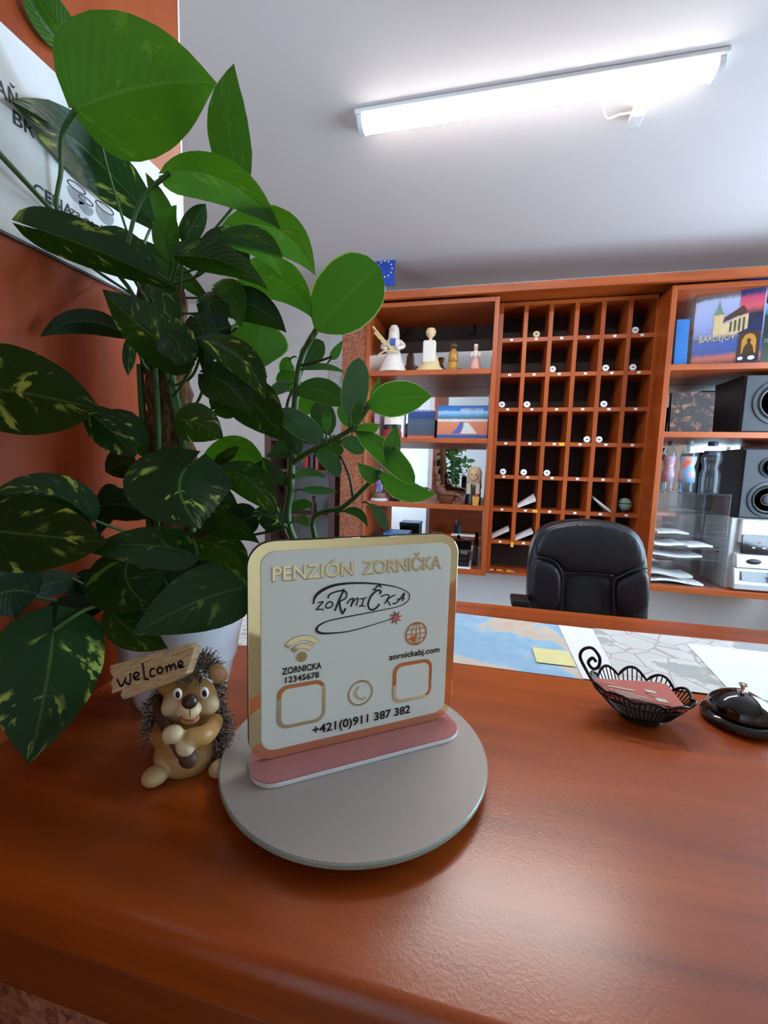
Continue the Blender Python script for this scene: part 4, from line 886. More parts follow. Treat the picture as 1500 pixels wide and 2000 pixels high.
sg = thing('welcome_sign', 'gold-edged white guesthouse sign standing on the turntable', 'sign', sp(.105, 0)-Vector((0, 0, .0055)))
MB().prism(rr(-.019, -.036, .230, .030, .026), Vector((SO.x, SO.y, 0)), SU, -SN, (0, 0, 1), DZ+.0002, DZ+.0052).build('foot_plate', 'white_plastic', sg, bevel=.0008)
MB().prism(rr(-.0185, -.0355, .2295, .0295, .0255), Vector((SO.x, SO.y, 0)), SU, -SN, (0, 0, 1), DZ+.0053, DZ+.0064).build('foot_top', 'rose_acrylic', sg)
MB().prism(rr(-.019, .0010, .231, .2405, .026), SO, SU, SV, SN, -.0035, 0).build('gold_panel', 'gold_mirror', sg, bevel=.0006)
MB().prism(rr(-.0195, .0006, .2315, .2412, .0265), SO, SU, SV, SN, -.0060, -.0036).build('back_panel', 'black_plastic', sg)
PT = .0022
MB().prism(rr(-.0065, .0122, .2188, .2300, .0150), SO, SU, SV, SN, .0002, PT).build('white_plate', 'plate_white', sg, bevel=.0005)
def stext(s_, a, b, h, mat, width, bold=0.0, th=.0005): text('lettering', s_, sp(a, b, PT+.0001), SU, SV, mat, sg, height=h, width=width, th=th, bold=bold)
stext('PENZIÓN', .0047, .1987, .0152, 'engraved_shade', .0885, .026, th=.0002)  # bolder dark copies behind the gold letters, painted as their edge shade
stext('ZORNIČKA', .1040, .1987, .0152, 'engraved_shade', .1020, .026, th=.0002)
stext('PENZIÓN', .0052, .1992, .0150, 'gold_mirror', .0875, .012)
stext('ZORNIČKA', .1045, .1992, .0150, 'gold_mirror', .1010, .012)
stext('ZORNICKA', .0151, .0962, .0070, 'ink_black', .0431, .018)
stext('12345678', .0187, .0862, .0066, 'ink_black', .0368, .014)
stext('zornickabj.com', .1397, .0925, .0072, 'ink_black', .0684, .010)
stext('+421(0)911 387 382', .0487, .0205, .0098, 'ink_black', .1214, .016)
def stroke(pts, w, nm='logo_stroke', mat='ink_black', n=6, raw=False):
    Q = [(520+x/3.947, 1080+y/3.947) for x, y in pts] if not raw else pts
    P = bez([sp(*spx(*q), PT+.0001) for q in Q], n)
    if isinstance(w, (list, tuple)):
        m_ = len(P); ww = [w[min(int(i*(len(w)-1)/(m_-1)), len(w)-2)]*(1-(i*(len(w)-1)/(m_-1)) % 1)+w[min(int(i*(len(w)-1)/(m_-1))+1, len(w)-1)]*((i*(len(w)-1)/(m_-1)) % 1) for i in range(m_)]
    else: ww = w
    return MB().ribbon(P, ww, SN, .0004).build(nm, mat, sg)
k_ = .001
stroke([(360, 390), (370, 340), (410, 295), (500, 250), (620, 230), (760, 228), (900, 240), (1010, 262), (1080, 295), (1100, 330), (1080, 370), (1020, 405), (900, 432), (760, 460), (600, 490), (470, 520), (400, 555), (385, 590), (420, 612), (500, 612), (620, 600), (760, 565), (960, 503)],
       [1.2*k_, 2.6*k_, 3.4*k_, 3.0*k_, 2.4*k_, 2.0*k_, 1.5*k_, 1.0*k_, .9*k_, 1.0*k_, 1.0*k_, .9*k_, 1.0*k_, 1.2*k_, 1.3*k_, 1.2*k_, 2.0*k_, 2.8*k_, 2.4*k_, 1.6*k_, 1.2*k_, 1.0*k_, .6*k_])
for pts, w in (([(395, 378), (435, 372), (405, 405), (385, 430), (412, 428), (440, 432)], .9), ([(505, 378), (485, 370), (460, 390), (456, 412), (474, 420), (500, 408), (510, 388), (505, 376)], .9),
               ([(595, 272), (575, 320), (548, 380), (525, 440)], 1.3), ([(472, 345), (485, 315), (540, 292), (590, 286), (615, 305), (605, 345), (560, 368)], 1.1), ([(560, 368), (566, 420), (582, 460), (598, 440), (606, 420)], 1.4),
               ([(618, 388), (640, 356), (667, 346), (655, 380), (648, 408), (665, 372), (690, 346), (703, 350), (690, 402)], .9), ([(716, 348), (745, 346), (770, 338)], .8), ([(748, 345), (740, 375), (728, 405)], .9), ([(708, 408), (735, 403), (756, 406)], .8),
               ([(868, 312), (878, 292), (850, 284), (805, 325), (780, 385), (790, 425), (820, 432), (850, 412), (866, 388)], 1.4), ([(815, 275), (832, 278), (845, 256), (868, 246), (880, 262)], 1.1),
               ([(878, 332), (910, 318), (942, 322), (925, 355), (908, 388)], .9), ([(990, 318), (955, 335), (928, 358), (940, 378), (950, 400)], .9), ([(968, 384), (990, 384), (1025, 350), (1058, 305), (1050, 340), (1042, 366)], 1.0), ([(1000, 352), (1030, 346), (1064, 348)], .7)):
    stroke(pts, w*1.5*k_)
su_, sv_ = spx(771, 1205); pts = []
for j in range(16):
    r_ = .0085 if j % 2 == 0 else .0038; a = math.radians(22.5*j+10); pts.append((su_+r_*math.cos(a), sv_+r_*math.sin(a)))
MB().prism(pts, SO, SU, SV, SN, PT+.0001, PT+.0005).build('star_outline', 'ink_black', sg)
MB().prism([((a-su_)*.82+su_, (b-sv_)*.82+sv_) for a, b in pts], SO, SU, SV, SN, PT+.00055, PT+.0010).build('star', 'star_pink', sg)
def ring(cu, cv, r0, r1, a0, a1, nm, mat, d=PT+.0001, n=28):
    A_ = [math.radians(a0+(a1-a0)*i/n) for i in range(n+1)]
    MB().ribbon([sp(cu+(r0+r1)/2*math.cos(a), cv+(r0+r1)/2*math.sin(a), d) for a in A_], r1-r0, SN, .0004).build(nm, mat, sg)
wu, wv_ = .0362, .1120
ring(wu, wv_, .0188, .0250, 41, 139, 'mark_edge_shade', 'engraved_shade', PT-.0002); ring(wu, wv_, .0101, .0159, 40, 140, 'mark_edge_shade', 'engraved_shade', PT-.0002)  # dark rims under the gold arcs put the cut-edge shade into colour
ring(wu, wv_, .0192, .0246, 42, 138, 'wifi_mark', 'gold_mirror'); ring(wu, wv_, .0105, .0155, 42, 138, 'wifi_mark', 'gold_mirror')
MB().prism([(wu+.0058*math.cos(i*.3927), wv_+.001+.0058*math.sin(i*.3927)) for i in range(16)], SO, SU, SV, SN, PT+.0001, PT+.0005).build('wifi_mark', 'gold_mirror', sg)
gu, gv = .1747, .1204
ring(gu, gv, .0128, .0146, 0, 360, 'globe_mark', 'gold_mirror')
for sx_ in (.45, 1e-3, -.45): MB().ribbon([sp(gu+.0132*sx_*math.cos(a), gv+.0132*math.sin(a), PT+.0001) for a in [math.radians(-90+180*i/12) for i in range(13)]], .0010, SN, .0004).build('globe_mark', 'gold_mirror', sg)
for b in (-.006, 0, .006): w_ = math.sqrt(.0132**2-b*b); MB().ribbon([sp(gu-w_, gv+b, PT+.0001), sp(gu+w_, gv+b, PT+.0001)], .0010, SN, .0004).build('globe_mark', 'gold_mirror', sg)
MB().prism([(gu-.010, gv-.004), (gu+.002, gv-.001), (gu-.003, gv-.012)], SO, SU, SV, SN, PT+.0005, PT+.0009).build('globe_mark', 'gold_mirror', sg)
hu, hv = .1049, .0582
ring(hu, hv, .0134, .0155, 0, 360, 'mark_edge_shade', 'engraved_shade', PT-.0002)
ring(hu, hv, .0139, .0150, 0, 360, 'phone_mark', 'gold_mirror')
MB().ribbon(bez([sp(hu-.002, hv+.008, PT+.0001), sp(hu-.006, hv+.003, PT+.0001), sp(hu-.004, hv-.004, PT+.0001), sp(hu+.003, hv-.008, PT+.0001), sp(hu+.006, hv-.006, PT+.0001)], 5), .0024, SN, .0004).build('phone_mark', 'gold_mirror', sg)
for a0_, b0_, a1_, b1_ in ((.0103, .0345, .0625, .0830), (.1459, .0365, .1980, .0858)):
    o_ = rr(a0_, b0_, a1_, b1_, .011); i_ = rr(a0_+.0040, b0_+.0040, a1_-.0040, b1_-.0040, .008)
    MB().prism(rr(a0_-.0004, b0_-.0004, a1_+.0004, b1_+.0004, .0114), SO, SU, SV, SN, PT+.00005, PT+.0003).build('mark_edge_shade', 'engraved_shade', sg)
    MB().prism(o_, SO, SU, SV, SN, PT+.0001, PT+.0005).build('gold_frame', 'gold_mirror', sg)
    MB().prism(i_, SO, SU, SV, SN, PT+.0006, PT+.0010).build('inset_plate', 'plate_white', sg)

# ------------------------------------------------------------------ wire dish with cards, bell
ft = atz(1250, 1402, TOP)
ds = thing('wire_dish', 'dark wire dish with scalloped rim and looped handle', 'dish', (ft.x, ft.y, TOP))
MB().lathe([(.024, .0036), (.027, .0036), (.027, .009), (.024, .012)], (ft.x, ft.y, TOP), 32).build('foot_ring', 'iron_wire', ds, smooth='auto')
RZ = 1.142
L_, R_, F_, Bk_ = atz(1158, 1332, RZ), atz(1350, 1368, RZ-.006), atz(1240, 1398, RZ-.006), atz(1255, 1318, RZ)
cen = (L_+R_)/2; ua = (R_-L_); a_ = ua.length/2; ua.normalize(); ub = Vector((-ua.y, ua.x, 0)).normalized(); b_ = a_*.68
def rim(th, lift=0.0, k=1.0):
    return cen+ua*(a_*k*math.cos(th))+ub*(b_*k*math.sin(th))+Vector((0, 0, lift))
NS = 10; pts = []
for i in range(NS*8):
    th = 2*math.pi*i/(NS*8); s_ = abs(math.sin(NS*th/2)); back = max(0, math.sin(th))
    pts.append(rim(th, .005*s_+.010*back*s_, 1+.05*s_))
MB().tube(pts, .0021, 6, closed=True).build('rim', 'iron_wire', ds, smooth=True)
MB().tube([rim(2*math.pi*i/64, -.009, .90) for i in range(64)], .0016, 6, closed=True).build('inner_rim', 'iron_wire', ds, smooth=True)
for i in range(60):
    th = 2*math.pi*i/60; s_ = abs(math.sin(NS*th/2)); back = max(0, math.sin(th))
    q = Vector((ft.x+.025*math.cos(th+math.atan2(ua.y, ua.x)), ft.y+.025*math.sin(th+math.atan2(ua.y, ua.x)), TOP+.011))
    e = rim(th, .005*s_+.010*back*s_, 1+.05*s_); md = rim(th, -.012, .86)
    MB().tube([q, (q+md)/2+Vector((0, 0, -.006)), md, e], .0009, 5).build('wire', 'iron_wire', ds)
MB().lathe([(.0, .0105), (.027, .0112), (.03, .0135), (.0, .0125)], (ft.x, ft.y, TOP), 24).build('dish_floor', 'iron_wire', ds)
h0 = L_
hp = [at(1166, 1345, h0.y-.004), at(1143, 1305, h0.y), at(1133, 1282, h0.y), at(1140, 1268, h0.y), at(1157, 1266, h0.y), at(1171, 1284, h0.y), at(1169, 1302, h0.y), at(1158, 1306, h0.y), at(1149, 1294, h0.y), at(1157, 1285, h0.y), at(1164, 1292, h0.y)]
MB().tube(bez(hp, 6), .0023, 8).build('handle', 'iron_wire', ds, smooth=True)
cdp = [(1163, 1327, 1.1475), (1299, 1335, 1.1475), (1341, 1387, 1.140), (1190, 1358, 1.140)]
for i in range(4):
    P = [atz(x, y, z_)+Vector((.0014*i*(-1)**i, .001*i, -.0042+.0012*i)) for x, y, z_ in cdp]
    t = thing('business_card', ['terracotta business card at the bottom of the dish pile', 'terracotta business card second from the bottom in the dish', 'terracotta business card just under the top one in the dish', 'terracotta business card with white print on top in the dish'][i], 'card', P[0], 'business cards in the wire dish')
    nrm = (P[3]-P[0]).cross(P[1]-P[0]).normalized(); nrm = nrm if nrm.z > 0 else -nrm
    MB().slab(P, nrm, .0006).build('card_stock', 'card_terracotta', t)
    if i == 3:
        q = lambda a, b: P[3]+(P[2]-P[3])*a+(P[0]-P[3])*b+nrm*.0009
        for a0, a1, b0, b1 in ((.16, .30, .82, .86), (.16, .52, .58, .66), (.14, .17, .34, .42), (.20, .48, .36, .40), (.20, .62, .26, .30), (.20, .78, .16, .20), (.20, .5, .06, .10), (.70, .84, .70, .86), (.74, .88, .18, .40), (.70, .82, .54, .58)):
            MB().slab([q(a0, b0), q(a1, b0), q(a1, b1), q(a0, b1)], nrm, .0003).build('print', 'doll_white', t)
bc = atz(1442, 1412, TOP)
bl = thing('desk_bell', 'glossy black desk bell with a brass button', 'bell', (bc.x, bc.y, TOP))
bc = Vector((bc.x, bc.y, TOP)); br = (bc-atz(1369, 1400, TOP)).length*1.0
MB().lathe([(br*.94, .0034), (br, .006), (br, .010), (br*.93, .014), (br*.80, .016), (br*.6, .016)], bc, 56).build('base', 'black_gloss', bl, smooth='auto')
hz = at(1440, 1349, bc.y).z-TOP
MB().lathe([(br*.84, .0175), (br*.85, .020), (br*.82, .3*hz+.014), (br*.72, .62*hz+.004), (br*.52, .86*hz), (br*.28, .97*hz), (0, hz)], bc, 56).build('dome', 'black_gloss', bl, smooth=True)
MB().lathe([(.006, hz-.0003), (.0055, hz+.002), (.0025, hz+.003), (.0025, hz+.007), (.005, hz+.0085), (.0048, hz+.011), (0, hz+.0118)], bc, 20).build('button', 'chrome', bl, smooth='auto')

# ------------------------------------------------------------------ hedgehog figurine
HY = .373
def hp_(px, py, dy=0.0): return at(px, py, HY+dy)
hb = atz(360, 1512, TOP)
hg = thing('hedgehog_figurine', 'smiling hedgehog figurine holding a Welcome plank beside the sign', 'figurine', (hb.x, hb.y, TOP))
HP = pxm(hp_(360, 1420))
hm = MB(); paints = []
def he(px, py, dy, rx, ry, rz, paint=None, R=None, fl=None):
    c = hp_(px, py, dy)
    if fl is not None: c.z = fl
    hm.ell(c, (rx*HP, ry*HP, rz*HP), R, 20, 14)
    if paint is not None: paints.append((c, max(rx, rz)*HP, paint))
    return c
RX_ = lambda a: Matrix.Rotation(math.radians(a), 3, 'Y')
he(368, 1440, .030, 68, 60, 68)                      # trunk
he(362, 1470, .020, 62, 56, 44)                      # belly
he(372, 1370, .014, 52, 50, 46)                      # head
he(352, 1332, .022, 44, 42, 26)                      # brow
he(338, 1382, -.006, 22, 20, 22, .85)                # cheeks
he(408, 1376, -.006, 20, 18, 18, .85)
he(369, 1386, -.030, 22, 20, 15, .9)                 # muzzle
he(371, 1402, -.022, 18, 14, 10, .6)                 # jaw
he(427, 1316, .014, 20, 10, 20, .35)                  # ear
c = he(304, 1512, -.016, 24, 26, 16, .75, None, TOP+16*HP)     # feet
c = he(428, 1490, .012, 20, 22, 15, .75, None, TOP+15*HP)
for pts, r_ in ((((318, 1420, .004), (312, 1440, -.018), (336, 1440, -.036)), 17), (((418, 1412, .004), (402, 1434, -.026), (372, 1442, -.038)), 17)):
    Q = bez([hp_(*q) for q in pts], 12)
    for q in Q: hm.ell(q, r_*HP, None, 14, 10)
he(338, 1434, -.044, 19, 16, 15, 1.0); he(362, 1458, -.042, 17, 14, 17, 1.0)      # paws
ho = hm.build('body', 'hog_fur', hg)
md = ho.modifiers.new('r', 'REMESH'); md.mode = 'VOXEL'; md.voxel_size = .0011
sm = ho.modifiers.new('s', 'SMOOTH'); sm.factor = .6; sm.iterations = 6
me = bpy.data.meshes.new_from_object(ho.evaluated_get(bpy.context.evaluated_depsgraph_get()))
ho.modifiers.clear(); old = ho.data; ho.data = me; bpy.data.meshes.remove(old)
me.polygons.foreach_set('use_smooth', [True]*len(me.polygons))
ca = me.attributes.new('paint', 'FLOAT', 'POINT')
bz0 = TOP
for i, v in enumerate(me.vertices):
    v.co.z = max(v.co.z, TOP+.0004)
    f = max(0, min(.45, .5-(v.co.z-TOP)/(60*HP)*.5))
    for c, r_, pv in paints:
        d = (v.co-c).length/r_; f = max(f, pv*max(0, min(1, (1.45-d)/.45)))
    ca.data[i].value = f
me.materials.clear(); me.materials.append(MATS['hog_fur'])
nmat = (hp_(365, 1360)-CAM).normalized()*-1
for px, py, dy in ((347, 1355, -.028), (399, 1353, -.026)):
    c = hp_(px, py, dy); e = MB().ell(c, (8.5*HP, 6*HP, 10.5*HP)).build('eye', 'hog_eye_white', hg, smooth=True)
    MB().ell(c+nmat*4.8*HP+Vector((0, 0, -1.5*HP)), (4.8*HP, 3*HP, 6.5*HP)).build('pupil', 'hog_black', e, smooth=True)
MB().ell(hp_(428, 1317, .008), (12*HP, 4*HP, 12*HP)).build('inner_ear', 'doll_skin', hg, smooth=True)
MB().ell(hp_(371, 1370, -.052), (13*HP, 12*HP, 12*HP)).build('nose', 'hog_nose', hg, smooth=True)
MB().tube(bez([hp_(352, 1400, -.041), hp_(361, 1406, -.047), hp_(371, 1408, -.049), hp_(381, 1406, -.047), hp_(388, 1399, -.041)], 4), 2.2*HP, 6).build('mouth', 'hog_mouth', hg, smooth=True)
MB().tube([hp_(371, 1384, -.053), hp_(371, 1400, -.050)], .9*HP, 5).build('muzzle_line', 'hog_stick', hg)
MB().tube(bez([hp_(306, 1362, .012), hp_(310, 1395, -.006), hp_(330, 1430, -.036), hp_(350, 1460, -.042), hp_(366, 1482, -.040)], 5), [9*HP]*5+[9*HP]*5+[10*HP]*5+[11*HP]*6, 12).build('stick', 'hog_stick', hg, smooth=True)
MB().ell(hp_(368, 1482, -.040), (17*HP, 14*HP, 16*HP)).build('stick_knob', 'hog_stick', hg, smooth=True)
# quills
qm = MB(); random.seed(3)
def quills(px, py, dy, rx, ry, rz, n, ok, ln):
    c = hp_(px, py, dy)
    for i in range(n):
        z_ = random.uniform(-1, 1); a = random.uniform(0, 6.283); s_ = math.sqrt(1-z_*z_); d = Vector((s_*math.cos(a), s_*math.sin(a), z_))
        if not ok(d): continue
        b = c+Vector((d.x*rx, d.y*ry, d.z*rz))*HP
        if b.z < TOP+.012: continue
        nn = Vector((d.x/rx, d.y/ry, d.z/rz)).normalized(); dr = (nn+Vector((random.uniform(-.5, .5), random.uniform(-.5, .5), random.uniform(-.7, .2)))).normalized()
        l = ln*random.uniform(.7, 1.2)*HP; qm.tube([b-nn*.002, b+dr*l], [1.7*HP, .5*HP], 4)
quills(362, 1426, .032, 82, 48, 84, 3200, lambda d: d.y > -.28 and (abs(d.x) > .45 or d.y > 0), 26)
quills(372, 1345, .030, 56, 40, 56, 1500, lambda d: d.y > -.15 and (d.z > .15 or abs(d.x) > .6) and not (d.x > .45 and d.y < .1 and d.z > 0), 24)
quills(388, 1312, .016, 34, 26, 26, 420, lambda d: d.z > -.2 and d.x < .75, 22)
for v in qm.v: v.z = max(v.z, TOP+.0008)
qo = qm.build('quills', 'quill', hg); qo['kind'] = 'stuff'
MB().ell(hp_(370, 1408, .040), (70*HP, 40*HP, 72*HP)).build('back', 'hog_stick', hg, smooth=True)
# plank with lettering
A0, A1, A2, A3 = hp_(216, 1306, -.004), hp_(366, 1262, -.014), hp_(378, 1292, -.016), hp_(238, 1366, -.008)
pu = (hp_(360, 1283, -.015)-hp_(222, 1335, -.006)).normalized(); pn = (nmat-pu*nmat.dot(pu)).normalized(); pv = pn.cross(pu)
edge = [(214, 1300), (250, 1290), (300, 1276), (368, 1257), (380, 1266), (375, 1282), (362, 1318), (330, 1335), (290, 1348), (240, 1367), (234, 1358), (238, 1348), (226, 1352), (216, 1356), (219, 1343), (215, 1338), (220, 1322), (215, 1316)]
org = hp_(295, 1312, -.012)
def plk(px, py, d=0.0): dd = ray(px, py); t = (org-CAM).dot(pn)/dd.dot(pn); return CAM+dd*t+pn*d
pk = MB().slab([plk(*q) for q in edge], -pn, .010); pk.uv = [((v-org).dot(pu), (v-org).dot(pv)) for v in pk.v]
pk.build('plank', 'carved_plank', hg, bevel=.0012)
wel = [[(190, 515), (215, 560), (235, 580), (262, 530), (275, 500)], [(262, 530), (285, 555), (310, 560), (318, 500), (316, 455)], [(345, 500), (385, 488), (395, 460), (365, 452), (350, 485), (370, 520), (405, 512)], [(430, 360), (442, 430), (455, 510), (490, 512)], [(545, 415), (515, 420), (502, 455), (520, 490), (552, 476)], [(585, 405), (570, 430), (582, 458), (612, 452), (622, 420), (600, 402), (585, 405)],
       [(650, 390), (660, 420), (665, 452)], [(660, 415), (685, 380), (698, 405), (702, 435)], [(702, 405), (725, 368), (740, 395), (748, 425)], [(765, 392), (800, 380), (808, 355), (785, 345), (770, 370), (785, 405), (825, 392)]]
for s_ in wel:
    MB().tube(bez([plk(190+x/4.839, 1220+y/4.839, .0004) for x, y in s_], 5), .0011, 6).build('letter', 'hog_black', hg, smooth=True)

# ------------------------------------------------------------------ plants
def proj(P): d = P-CAM; w = d.dot(FW); return Vector((750+FPX*d.dot(RT)/w, 1000-FPX*d.dot(UP)/w))
def interp(t, T_, H_):
    for i in range(len(T_)-1):
        if t <= T_[i+1]:
            f = (t-T_[i])/(T_[i+1]-T_[i]); f = f*f*(3-2*f)*.35+f*.65; return H_[i]+(H_[i+1]-H_[i])*f
    return H_[-1]
PROF = {'heart': ([0, .02, .06, .13, .22, .35, .5, .65, .78, .88, .94, 1], [.05, .42, .70, .90, .99, 1, .92, .75, .53, .31, .15, 0]),
        'slim': ([0, .05, .15, .3, .45, .6, .75, .88, .95, 1], [.06, .35, .72, .97, 1, .92, .70, .38, .16, 0]),
        'round': ([0, .03, .1, .22, .4, .6, .78, .9, .97, 1], [.06, .22, .50, .80, .98, 1, .88, .62, .32, 0])}
def leaf(par, base, ctrl, tip, wpx, db, dt, mat, kind='heart', tw=0, fold=.18, lobe=.10, dc=None, cup=0.0, wave=.02):
    B, T_ = clear(at(*base, db)), clear(at(*tip, dt)); C = clear(at(*ctrl, dc if dc else (db+dt)/2))
    K = C*2-(B+T_)*.5
    mid = lambda t: B*(1-t)**2+K*2*t*(1-t)+T_*t*t
    d = (T_-B).normalized(); Mc = mid(.5); view = (CAM-Mc).normalized()
    n = view-d*view.dot(d); n = n.normalized() if n.length > .05 else Vector((0, 0, 1))
    n = Matrix.Rotation(math.radians(tw), 3, d)@n; sd = n.cross(d).normalized()
    ax = (proj(T_)-proj(B)).normalized(); q_ = (proj(Mc+sd*.002)-proj(Mc-sd*.002))/.004; pm = abs(q_.x*ax.y-q_.y*ax.x)
    Wd = wpx/2/max(pm, FPX/(Mc-CAM).dot(FW)*.4); Ln = (T_-B).length
    nu, nv = 16, 10; T0, H0 = PROF[kind]; V, F, U_ = [], [], []
    ph = random.uniform(0, 6.28)
    for i in range(nu+1):
        t = (i/nu)**1.25 if kind != 'round' else i/nu
        c = mid(t); tg = (mid(min(1, t+.02))-mid(max(0, t-.02))).normalized(); h = interp(t, T0, H0)
        nn = (n-tg*n.dot(tg)).normalized(); ss = nn.cross(tg)
        if ss.dot(sd) < 0: ss = -ss
        for j in range(nv+1):
            s_ = 2*j/nv-1; a = abs(s_)
            back = lobe*Ln*(a**1.3)*(1-t)**4 if lobe else 0
            off = nn*(-fold*a*h*Wd + cup*(s_*h)**2*Wd + wave*Wd*math.sin(9*t+ph+3*s_)*a)
            V.append(clear(c+ss*(s_*h*Wd)-tg*back+off, .543)); U_.append((t, (s_+1)/2))
    for i in range(nu):
        for j in range(nv): q = i*(nv+1)+j; F.append((q, q+1, q+nv+2, q+nv+1))
    o = MB().add(V, F, U_).build('leaf', mat, par, smooth=True)
    return B, -((mid(.05)-B).normalized()), n
def stalk(par, pts, r=.0022, nm='leaf_stalk', mat='stalk_green'):
    P = bez([clear(Vector(q)) for q in pts], 6); m_ = len(P); return MB().tube(P, [r*(1.15-.35*i/(m_-1)) for i in range(m_)], 7).build(nm, mat, par, smooth=True)
# pot and pole of the climbing plant
pb = Vector((-.4205, .520, TOP))
pot = thing('pothos_plant', 'big variegated climbing plant on a coir pole in a white pot', 'potted plant', pb)
pr_ = [(.052, .0004), (.056, .003), (.066, .05), (.076, .10), (.086, .148), (.088, .152), (.085, .154), (.080, .150), (.070, .06), (0, .06)]
pr_ = [(a*1.12, b*1.0) for a, b in pr_]
MB().lathe(pr_, pb, 48).build('pot', 'white_enamel', pot, smooth='auto')
MB().lathe([(.0775, .0), (.05, .004), (0, .006)], pb+Vector((0, 0, .130)), 32).build('soil', 'soil', pot, smooth=True)
p0, p1 = Vector((pb.x+.003, pb.y, TOP+.13)), at(316, 560, .545)
m = MB(); Q = [p0.lerp(p1, i/40) for i in range(41)]; random.seed(5)
m.tube(Q, [.031+.0022*math.sin(i*1.7)+random.uniform(-.001, .001) for i in range(41)], 20); m.build('coir_pole', 'coir', pot, smooth=True)
def pole(z_, off=(0, -.02)):
    f = (z_-p0.z)/(p1.z-p0.z); q = p0.lerp(p1, max(0, min(1.12, f))); return Vector((q.x+off[0], q.y+off[1], z_))
for i, (a, z0_, z1_, r_) in enumerate(((-2.2, .0, 1.0, .0045), (-1.2, .05, 1.05, .005), (-.5, .0, .95, .0042), (-2.9, .1, 1.0, .004), (-1.7, .2, .75, .0055))):
    P = []
    for j in range(9):
        f = z0_+(z1_-z0_)*j/8; q = p0.lerp(p1, f); aa = a+.9*math.sin(2.2*f+i)
        P.append(q+Vector((.0345*math.cos(aa), .0345*math.sin(aa), 0)))
    stalk(pot, P, r_, 'vine_stem')
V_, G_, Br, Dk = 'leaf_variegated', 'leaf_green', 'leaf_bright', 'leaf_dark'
random.seed(11)
